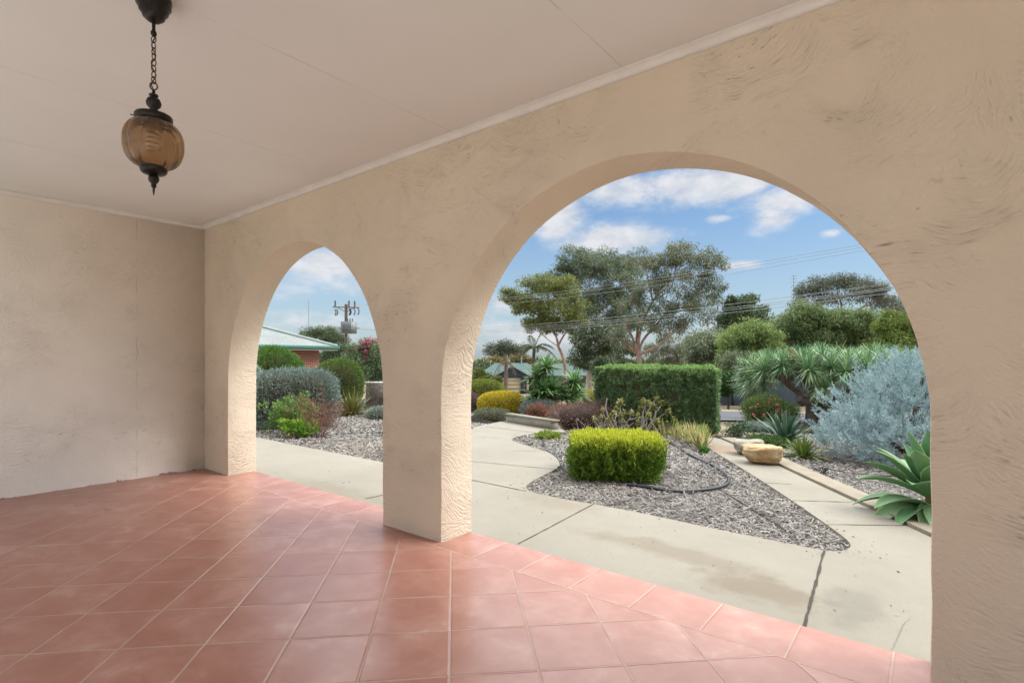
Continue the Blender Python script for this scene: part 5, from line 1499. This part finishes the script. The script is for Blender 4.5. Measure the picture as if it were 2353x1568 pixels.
# ---- utility pole and wires
P1D = 45.0
def utility_pole():
    b = ground_at(795, P1D)
    root = thing('utility_pole', b, 'utility pole with a crossarm, insulators and a grey transformer box in the left arch', 'utility pole')
    steel = plain('pole_steel', (0.26, 0.25, 0.245), .6, .12, 2); rust = plain('pole_concrete', (0.22, 0.13, 0.105), .8, .25, 3); dark = plain('insulator_brown', (0.10, 0.085, 0.085), .4, .2, 5); box_ = plain('transformer_grey', (0.20, 0.225, 0.24), .5, .08, 3)
    zz = lambda py: sight(795, py, P1D)[2]
    m = MB()
    for s in (-.09, .09): m.tube([b + RT * s - UP * .3, np.array([*(b + RT * s)[:2], zz(698)])], .05, 6)
    m.build('pole', steel, root)
    m = MB(); m.tube([b - UP * .3, np.array([*b[:2], zz(699)])], .075, 6); m.build('pole_core', rust, root)
    S = lambda px, py: sight(px, py, P1D)
    ex = unit(RT * .93 - FW * .37); Q = lambda px, py: np.array([*(b + ex * (px - 795) / F * P1D)[:2], zz(py)])
    m = MB(); m.tube([Q(758, 703), Q(832, 707)], .07, 4); m.tube([Q(772, 706), Q(795, 716)], .035, 4); m.tube([Q(818, 707), Q(796, 716)], .035, 4); m.build('crossarm', steel, root)
    for px, y0 in ((764, 703), (803, 705), (819, 706)):
        m = MB(); z0, z1 = zz(y0), zz(y0 - 14); p = Q(px, y0)
        prof = []
        for k in range(5): zc = z1 + (z0 - z1) * (k / 5); prof += [(.05, zc), (.085, zc - .04), (.05, zc - .09)]
        m.lathe(prof, (p[0], p[1], 0), 10); m.build('insulator', dark, root, True)
    for px in (763, 768, 803, 806, 817, 828):
        m = MB(); p = Q(px, 709); t = np.linspace(0, 1, 6)[:, None]; m.tube(p + ex * (.12 * np.sin(t * PI)) - UP * t * .55, .045, 6); m.build('strain_insulator', dark, root, True)
    m = MB(); m.tube([Q(757, 750), Q(833, 754)], .05, 4); m.build('lower_crossarm', steel, root)
    m = MB(); c = Q(806, 753); c = c - FW * .35; m.box(c, (1.05, .75, 1.0), math.atan2(ex[1], ex[0])); tb = m.build('transformer', box_, root)
    m = MB()
    for k in range(7): m.box(c + ex * (-.42 + k * .14) - FW * .40, (.03, .10, .8), math.atan2(ex[1], ex[0]))
    m.build('cooling_fin', box_, tb)
    for k in range(4):
        m = MB(); p = c + ex * (-.35 + k * .24) + UP * .5; m.lathe([(0, .28), (.03, .26), (.05, .2), (.03, .16), (.05, .1), (.04, .0)], p, 8); m.build('bushing', dark, tb, True)
    return b, ex
pole_b, pole_ex = utility_pole()
wire_m = plain('aluminium_wire', (0.33, 0.34, 0.35), .6, .05, 3, .2)
def wire(name, label, a, pts, r=.012, group='overhead power lines'):
    """one span: from the pole at a, through sighted points on the line of the road, to beyond the right of the wall"""
    P = [np.array(a)] + [sight(*q) for q in pts]
    s = np.array([np.dot((p - P[0])[:2], (P[-1] - P[0])[:2]) for p in P]); s /= s[-1]
    co_ = np.polyfit(s, [p[2] for p in P], 2)
    t = np.linspace(0, 1.22, 70)
    xy = P[0][:2] + (P[-1] - P[0])[:2] * t[:, None]
    z = np.polyval(co_, t) + (P[0][2] - np.polyval(co_, 0)) * np.clip(1 - t * 4, 0, 1)
    m = MB(); m.tube(np.c_[xy, z], r, 4)
    tag(m.build(name, wire_m, origin=P[0]), label, 'power line', group)
def road_d(px, off=0.0):     # distance at which a sight line crosses the pole line
    return (22.27 + off) / ((px - CX) / F + .807)
zzp = lambda py: sight(795, py, P1D)[2]
for k, (px0, y0, y1, y2, off, nm) in enumerate(((766, 696, 664, 559, -.4, 'highest'), (803, 697, 669, 566, 0, 'middle'), (819, 698, 679, 574, .4, 'lowest'))):
    a = np.array([*(pole_b + pole_ex * (px0 - 795) / F * P1D)[:2], zzp(y0)])
    wire('power_line', 'thin high overhead wire crossing the right arch, ' + nm + ' of the upper three', a, [(1335, y1, road_d(1335, off)), (1660, (y1 * .52 + y2 * .48) + 3, road_d(1660, off)), (1990, y2, road_d(1990, off))], .006)
for k, (px0, y0, ya, yb, yc, off, nm) in enumerate(((765, 751, 753, 703, 650, -.4, 'topmost'), (780, 752, 757, 711, 660, -.15, 'second'), (812, 753, 760, 715, 664, .15, 'third'), (828, 754, 763, 722, 672, .4, 'bottom'))):
    a = np.array([*(pole_b + pole_ex * (px0 - 795) / F * P1D)[:2], zzp(y0)])
    wire('power_line', 'pale low-voltage wire in front of the gum trees, ' + nm + ' of the lower four', a, [(1110, ya, road_d(1110, off)), (1660, yb, road_d(1660, off)), (2040, yc, road_d(2040, off))], .007)

# ---- masts and lamp
def mast(name, label, px, py0, py1, d, arms, r=.03):
    b = ground_at(px, d); m = MB(); top = sight(px, py0, d)
    m.tube([b - UP * .2, (b + top) / 2, top], [r * 1.3, r, r * .6], 6)
    for py, w in arms:
        p = sight(px, py, d); m.tube([p - RT * w, p + RT * w], r * .5, 4)
    tag(m.build(name, plain('mast_steel', (0.22, 0.22, 0.22), .5, .1, 2), origin=b), label, 'antenna')
mast('radio_mast', 'thin bare mast behind the brick house roof in the left arch', 709, 690, 755, 60, [], .035)
mast('tv_antenna', 'tall thin television antenna rising behind the trees on the right', 1823, 632, 700, 42, [(633, .26), (640, .22), (648, .3), (656, .2)], .028)
b = ground_at(1198, 85); top = sight(1198, 815, 85); m = MB()
tt = np.linspace(0, 1, 8)[:, None]
m.tube(np.vstack([[b - UP * .3], [top]]), [.09, .07], 6); m.tube(top + RT * (.9 * tt) + UP * (.55 * np.sin(tt * PI / 2)), .05, 6)
m.box(top + RT * 1.0 + UP * .55, (.5, .2, .12), YAW)
tag(m.build('street_lamp', plain('lamp_steel', (0.45, 0.46, 0.46), .5, .08, 2), origin=b), 'curved grey street lamp beyond the teal-roofed house', 'street lamp')

# ------------------------------------------------------------------ trees
EUC = [(0.095, 0.121, 0.078), (0.16, 0.194, 0.122), (0.234, 0.268, 0.168), (0.317, 0.342, 0.217)]
EUC_Y = [(0.159, 0.191, 0.075), (0.276, 0.309, 0.094), (0.421, 0.438, 0.131), (0.549, 0.549, 0.176)]
DARK = [(0.057, 0.087, 0.051), (0.095, 0.137, 0.075), (0.142, 0.191, 0.104), (0.207, 0.256, 0.14)]
WAT = [(0.124, 0.207, 0.074), (0.199, 0.305, 0.099), (0.299, 0.424, 0.125), (0.445, 0.562, 0.163)]
WATB = [(0.156, 0.234, 0.078), (0.234, 0.338, 0.091), (0.325, 0.442, 0.104), (0.429, 0.546, 0.13)]
WATD = [(0.114, 0.156, 0.098), (0.179, 0.229, 0.138), (0.263, 0.312, 0.179), (0.355, 0.404, 0.23)]
def L_(n, c, tr=.25, p=.35): return leafmat(n, c, tr, .5, .25, patch=p)
tree('gum_tree', 'tall gum tree with lemon-green crown and slender leaning trunk above the yuccas', 'gum tree', 1302, 46,
     [(1195, 692, 42, 24), (1166, 680, 14, 17, .4), (1255, 652, 60, 24, 1.5), (1290, 660, 40, 25), (1228, 690, 42, 28), (1300, 700, 55, 30, 1.2), (1240, 730, 42, 24), (1315, 735, 40, 24), (1270, 745, 40, 15, .7), (1215, 745, 20, 18, .4)],
     L_('gum_leaf_lemon', [(0.10, 0.135, 0.06), (0.16, 0.20, 0.075), (0.24, 0.28, 0.08), (0.36, 0.39, 0.095)], .3, .25), BARK_PINK, (1282, 795), .17, 2600, .30, .065, .50, 15, .6, [(1268, 745, 0), (1312, 750, .02), (1245, 735, -.02)])
tree('gum_tree', 'tallest dense dark gum with a white trunk in the middle of the right arch', 'gum tree', 1352, 57,
     [(1322, 592, 36, 26), (1345, 615, 50, 32, 1.2), (1400, 600, 55, 34, 1.3), (1445, 628, 40, 34), (1370, 650, 66, 40, 1.6), (1430, 668, 50, 40, 1.2), (1300, 622, 30, 18, .6), (1395, 705, 55, 36, 1.1), (1350, 700, 35, 30, .8), (1440, 715, 40, 35, .9), (1415, 745, 45, 28, .8), (1272, 648, 30, 22, .7), (1250, 662, 20, 16, .4), (1295, 690, 30, 30, .7), (1330, 745, 26, 26, .6)],
     L_('gum_leaf_dark', [(0.10, 0.135, 0.10), (0.15, 0.20, 0.135), (0.21, 0.26, 0.165), (0.32, 0.34, 0.17)], .2, .2), BARK_PALE, (1352, 775), .28, 3600, .30, .070, .60, 18, .5, [(1340, 720, 0), (1375, 715, .01), (1400, 735, -.01)])
tree('broadleaf_tree', 'squat very dark tree with low crown around the white gum trunk', 'tree', 1352, 48,
     [(1345, 775, 32, 25, .8), (1375, 790, 42, 32, 1.1), (1420, 778, 42, 30), (1330, 805, 22, 28, .7), (1350, 830, 30, 24, .8), (1395, 812, 35, 22, .8), (1440, 800, 25, 25, .6), (1385, 755, 40, 22, .8)],
     L_('dark_leaf', DARK, .15, .3), BARK_PALE, (1356, 845), .30, 2000, .28, .085, .48, 18, .5)
tree('gum_tree', 'open wide gum tree with several pinkish trunks fanning out above the tall hedge', 'gum tree', 1462, 41,
     [(1478, 596, 42, 22, .8), (1520, 590, 40, 24, .9), (1560, 580, 45, 24, 1.0), (1605, 588, 45, 26, 1.0), (1640, 615, 28, 30, .7), (1645, 660, 24, 24, .5), (1600, 640, 52, 36, 1.2), (1545, 640, 52, 40, 1.2), (1490, 645, 44, 40, 1.0),
      (1610, 690, 44, 26, .8), (1560, 700, 50, 30, 1.0), (1505, 705, 48, 34, 1.0), (1580, 745, 45, 20, .6), (1530, 745, 45, 24, .8), (1470, 740, 40, 30, .8), (1620, 725, 30, 16, .4), (1450, 690, 35, 35, .7), (1425, 775, 32, 18, .5)],
     L_('gum_leaf_grey', EUC, .2, .25), BARK_PINK, (1466, 815), .22, 1750, .26, .055, .46, 17, .7,
     [(1400, 760, .02), (1435, 740, -.01), (1480, 725, 0), (1520, 730, .01), (1545, 765, -.02), (1500, 690, 0)])
tree('broadleaf_tree', 'grey-green small tree with dark trunk just behind the tall hedge', 'tree', 1603, 30,
     [(1605, 790, 32, 30), (1640, 785, 25, 26, .8), (1625, 820, 32, 26), (1592, 825, 16, 20, .5), (1655, 820, 22, 30, .8)], L_('wattle_dark', WATD, .2, .5), BARK_DARK, (1603, 838), .17, 3000, .15, .045, .42, 16, .5)
tree('weeping_tree', 'pale drooping willow-like tree behind the gum trunks', 'tree', 1560, 58,
     [(1525, 790, 42, 24), (1500, 812, 30, 24, .8), (1550, 810, 36, 28, .9), (1535, 830, 40, 18, .8), (1570, 800, 18, 30, .5)], L_('pale_leaf', [(0.13, 0.15, 0.085), (0.19, 0.21, 0.125), (0.26, 0.27, 0.17)], .2, .3), BARK_DARK, (1556, 825), .22, 1700, .36, .05, .55, 14, 1.6)
tree('round_tree', 'dense dark green tree with pointed top beneath the power lines', 'tree', 1708, 40,
     [(1710, 706, 44, 24), (1690, 728, 38, 26), (1735, 725, 34, 28), (1705, 755, 52, 26, 1.2), (1720, 690, 22, 10, .3), (1680, 690, 14, 8, .2)], L_('round_tree_leaf', [(0.06, 0.095, 0.045), (0.095, 0.145, 0.065), (0.135, 0.19, 0.085), (0.19, 0.24, 0.11)], .2, .4), BARK_DARK, (1708, 800), .22, 3800, .20, .06, .50, 18, .3, dense=True)
tree('gum_tree', 'spreading thin-crowned gum arching over the wattles on the right', 'gum tree', 1935, 47,
     [(1850, 672, 40, 26), (1880, 655, 34, 18, .8), (1915, 648, 36, 16, .8), (1960, 645, 40, 16, .9), (2000, 655, 36, 20, .9), (2040, 680, 36, 22, .9), (2065, 705, 28, 22, .7), (1830, 700, 22, 20, .5), (1945, 675, 50, 16, .7), (1900, 690, 40, 20, .7), (2000, 695, 40, 18, .6), (2075, 735, 20, 20, .4)],
     L_('gum_leaf_right', [(0.085, 0.11, 0.082), (0.13, 0.16, 0.115), (0.18, 0.205, 0.15), (0.25, 0.22, 0.17)], .2, .25), BARK_PINK, (1945, 760), .22, 1700, .30, .06, .50, 15, .7, [(1880, 700, 0), (1930, 690, .01), (1990, 700, -.01), (2040, 720, 0)])
tree('wattle_tree', 'bright lime-topped wattle overhanging the blue fence', 'wattle', 1722, 25,
     [(1725, 762, 42, 24, 1.1), (1690, 775, 32, 26, .9), (1760, 785, 38, 26, 1.0), (1715, 800, 55, 30, 1.4), (1740, 825, 45, 30, 1.1), (1665, 800, 30, 30, .8), (1775, 815, 34, 30, .9), (1700, 830, 45, 28, 1.0)], L_('wattle_leaf_lime', [(0.13, 0.19, 0.075), (0.19, 0.27, 0.09), (0.27, 0.36, 0.105), (0.37, 0.46, 0.125)], .3, .5), BARK_DARK, (1722, 850), .16, 4200, .15, .036, .36, 20, .6, dense=True)
tree('wattle_tree', 'grey-green drooping wattle lower branches left of the dragon tree', 'wattle', 1730, 24,
     [(1700, 835, 40, 28, 1.0), (1740, 850, 42, 32, 1.0), (1715, 868, 34, 20, .8), (1765, 840, 32, 34, .9), (1740, 885, 28, 22, .6), (1680, 830, 22, 22, .6)], L_('wattle_leaf_grey', WATD, .2, .5), BARK_DARK, (1728, 885), .14, 3400, .16, .034, .36, 18, .9)
tree('wattle_tree', 'big mid-green wattle behind the crown of the dragon tree', 'wattle', 1880, 27,
     [(1830, 748, 42, 36, 1.2), (1850, 720, 32, 24, .8), (1900, 745, 48, 32, 1.3), (1955, 735, 46, 26, 1.2), (1990, 745, 38, 30, 1.0), (1870, 785, 55, 28, 1.3), (1930, 790, 55, 26, 1.2), (1985, 790, 45, 24, 1.0), (1805, 785, 34, 34, 1.0), (1790, 830, 36, 36, 1.0), (1840, 820, 40, 26, .9), (1805, 745, 30, 26, .7), (1900, 772, 60, 28, 1.2), (1975, 772, 60, 26, 1.2), (2025, 762, 40, 26, .9), (2010, 800, 50, 28, 1.0), (1770, 800, 34, 34, .9), (1875, 735, 34, 20, .7)],
     L_('wattle_leaf', [(0.095, 0.145, 0.07), (0.14, 0.205, 0.085), (0.20, 0.275, 0.10), (0.29, 0.365, 0.125)], .3, .4), BARK_DARK, (1880, 830), .2, 3800, .17, .036, .40, 20, .6, dense=True)
tree('wattle_tree', 'yellow-green wattle against the right edge of the right arch', 'wattle', 2060, 22,
     [(2060, 750, 36, 24, 1.0), (2090, 765, 32, 34, 1.0), (2045, 785, 38, 26, 1.0), (2085, 800, 40, 28, 1.0), (2130, 790, 40, 45, 1.0), (2040, 730, 24, 14, .4)], L_('wattle_leaf_yellow', [(0.085, 0.13, 0.035), (0.14, 0.20, 0.045), (0.21, 0.285, 0.06), (0.30, 0.37, 0.08)], .3, .5), BARK_DARK, (2065, 830), .15, 4000, .15, .034, .36, 18, .6, dense=True)
tree('climber', 'dark leafy creeper hanging over the blue fence beside the tall hedge', 'climber', 1672, 23.0,
     [(1668, 872, 22, 20, 1.0), (1690, 885, 22, 16, .8), (1660, 892, 16, 12, .5)], L_('creeper_leaf', [(0.03, 0.075, 0.02), (0.055, 0.12, 0.03), (0.085, 0.165, 0.04)], .2, .6), BARK_DARK, (1670, 900), .05, 2600, .12, .08, .3, 12, .5)
# left arch
tree('feathery_tree', 'dark feathery flat-topped tree behind the brick house roof', 'tree', 745, 54,
     [(715, 765, 24, 9, .6), (738, 760, 26, 9, .7), (765, 768, 26, 13, .9), (745, 778, 36, 13, 1.0), (780, 782, 18, 16, .7), (785, 800, 16, 18, .5)], L_('feathery_leaf', DARK, .2, .4), BARK_DARK, (750, 800), .2, 2200, .30, .05, .45, 14, .1)
tree('dark_bush', 'dark bush in the gap between the brick wall and the pole', 'bush', 770, 32,
     [(758, 815, 22, 20, 1.0), (785, 812, 20, 22, 1.0), (770, 835, 30, 16, 1.0)], L_('dark_bush_leaf', DARK, .15, .6), BARK_DARK, (770, 850), .1, 2600, .16, .05, .4, 12, .4)
cm = tree('crepe_myrtle', 'crepe myrtle covered in magenta flower heads at the right of the left arch', 'flowering tree', 850, 19.0,
     [(818, 815, 22, 26, .8), (850, 800, 28, 24, 1.0), (880, 810, 26, 34, 1.0), (840, 840, 32, 26, 1.0), (870, 858, 30, 24, .9), (900, 850, 24, 30, .7), (822, 850, 18, 18, .6)],
     L_('myrtle_leaf', [(0.09, 0.145, 0.07), (0.14, 0.21, 0.10), (0.20, 0.28, 0.13), (0.28, 0.34, 0.18)], .25, .7), BARK_GREY, (850, 875), .07, 2300, .10, .035, .30, 16, .2)
flowers(cm, 848, 815, 95, 92, 70, .085, [(0.48, 0.06, 0.16), (0.60, 0.13, 0.26), (0.68, 0.26, 0.38)], .4)
# around the teal-roofed house
tree('gum_tree', 'small distant gum tree with airy crown above the teal roof', 'gum tree', 1160, 100,
     [(1135, 800, 20, 12), (1160, 793, 22, 12), (1190, 800, 18, 13), (1175, 810, 26, 10), (1148, 812, 22, 10)], L_('far_gum_leaf', [(0.09, 0.11, 0.075), (0.13, 0.15, 0.10), (0.17, 0.19, 0.13)], .2, .2), BARK_GREY, (1163, 818), .3, 900, .55, .16, .75, 14, .5)
tree('small_tree', 'olive rounded tree at the left corner of the teal-roofed house', 'tree', 1112, 62,
     [(1105, 868, 20, 12), (1125, 872, 22, 12), (1098, 855, 12, 16, .6)], L_('olive_far', OLIVE, .2, .3), BARK_DARK, (1112, 880), .15, 1500, .30, .10, .5, 10, .3)
tree('autumn_tree', 'yellowing tree behind the ridge of the teal roof', 'tree', 1190, 92,
     [(1190, 828, 22, 9), (1215, 830, 14, 8, .6), (1140, 828, 30, 8, .8)], L_('autumn_leaf', [(0.13, 0.11, 0.05), (0.21, 0.17, 0.065), (0.28, 0.22, 0.08)], .2, .3), BARK_DARK, (1190, 838), .2, 1100, .5, .16, .7, 10, .3)
tree('round_bush', 'dark rounded bush left of the hedge top under the gum', 'bush', 1386, 34,
     [(1386, 834, 24, 12), (1375, 845, 18, 14, .7)], L_('bush_far_a', DARK, .2, .5), BARK_DARK, (1386, 850), .1, 3200, .16, .06, .4, 10, .3, dense=True)
tree('round_bush', 'second dark rounded bush right of it above the hedge top', 'bush', 1428, 36,
     [(1428, 832, 30, 14), (1445, 842, 20, 14, .7)], L_('bush_far_b', [(0.05, 0.075, 0.04), (0.08, 0.11, 0.055), (0.12, 0.15, 0.075)], .2, .5), BARK_DARK, (1428, 850), .1, 3200, .16, .06, .4, 10, .3, dense=True)

# palms
def palm():
    d = 60.0; b = ground_at(1224, d); hub = sight(1227, 799, d)
    root = thing('palm_tree', b, 'slim palm with a few long arching fronds in front of the teal roof', 'palm')
    m = MB(); P, R = limb(b - UP * .2, hub, .24, .17, .02, 8); m.tube(P, R, 9); m.build('trunk', plain('palm_trunk', (0.13, 0.115, 0.10), .9, .3, 3, bump=.4), root, True)
    fr = MB()
    for u, v, w, L, dr in ((-1, .1, .55, 2.6, .95), (-.8, -.4, .8, 2.4, .7), (-.2, .3, 1.1, 2.2, .3), (.45, 0, 1.3, 2.6, .2), (.9, .1, .75, 2.9, .65), (1.0, -.3, .45, 2.9, .85), (.6, .6, .6, 2.3, .7), (-.5, .7, .6, 2.2, .8), (.1, -.8, .6, 2.0, .8), (-.9, -.1, .2, 1.9, .9)):
        D = unit(RT * u + FW * v + UP * w); t = np.linspace(0, 1, 24); C = hub + D * (L * t)[:, None] - UP * (dr * L * t ** 2.1)[:, None]
        fr.tube(C, np.linspace(.05, .015, 24), 4)
        T = unit(np.gradient(C, axis=0)); S = unit(np.cross(T, UP))
        for sg in (-1, 1):
            for rep in range(3):
                j = slice(2, None)
                dd = S[j] * sg + T[j] * .5 - UP * .55 + rng.normal(size=(22, 3)) * .14
                fr.quads(leaves(C[j] + T[j] * (rep * .035), dd, .62 * np.sin(np.linspace(.35, 2.9, 22)) + .08, .045))
    fr.build('fronds', leafmat('palm_leaf', [(0.07, 0.095, 0.04), (0.11, 0.14, 0.06), (0.17, 0.19, 0.08)], .2, .45), root)
palm()
def dead_palm():
    d = 38.0; b = ground_at(1164, d); hub = sight(1163, 832, d)
    root = thing('dead_palm', b, 'ragged dead palm trunk with hanging bare fronds before the garage door', 'dead palm')
    m = MB(); P, R = limb(b - UP * .2, hub, .17, .13, .02, 8); m.tube(P, R, 9); m.tube([hub, hub + UP * .55 + RT * .02], [.16, .06], 7); m.build('trunk', plain('dead_palm_trunk', (0.16, 0.125, 0.10), .9, .35, 4, bump=.5), root, True)
    fr = MB()
    for u, w, L in ((-1, .5, 1.6), (-.7, .3, 1.3), (.8, .4, 1.2), (.3, .2, .9), (-.2, .7, .8)):
        D = unit(RT * u + UP * w + FW * rng.normal() * .3); t = np.linspace(0, 1, 14); C = hub + D * (L * .7 * t)[:, None] - UP * (1.1 * L * t ** 2.2)[:, None]
        fr.tube(C, np.linspace(.035, .012, 14), 4)
        nn = 40; k = rng.integers(3, 14, nn); fr.quads(leaves(C[k], -UP + rng.normal(size=(nn, 3)) * .35, rng.uniform(.15, .4, nn), .02))
    fr.build('dead_fronds', leafmat('dead_frond', [(0.15, 0.11, 0.085), (0.25, 0.19, 0.14)], .1, .9), root)
dead_palm()

# far woodland along the skyline
def woodland():
    mb = MB(); 
    for i in range(420):
        px = rng.uniform(450, 2450); d = rng.uniform(105, 260)
        g = ground_at(px, d)
        if 1080 < px < 1380 and d < 125: continue
        h = rng.uniform(2.0, 5.2) * (1.0 if px > 1000 else 1.15); r = rng.uniform(2.5, 5)
        n = 190
        o = rdir(n) * (rng.random(n) ** .3)[:, None]; o[:, 2] *= .8
        P = g + UP * (h * .55) + o * np.array([r, r, h * .6])
        P += rng.normal(size=(n, 3)) * .25
        mb.quads(leaves(P, o + rdir(n) * .7, rng.uniform(.7, 1.6, n), rng.uniform(.35, .7, n)))
    lm = leafmat('far_wood_leaf', [(0.060, 0.085, 0.050), (0.090, 0.12, 0.07), (0.125, 0.15, 0.085), (0.16, 0.165, 0.09)], .15, .7, .1, patch=.03)
    tag(mb.build('distant_woodland', lm), 'far belt of bush trees along the horizon', kind='stuff')
woodland()
SC.cycles.max_bounces = 7; SC.cycles.diffuse_bounces = 4; SC.cycles.transmission_bounces = 4; SC.cycles.transparent_max_bounces = 8; SC.cycles.glossy_bounces = 3
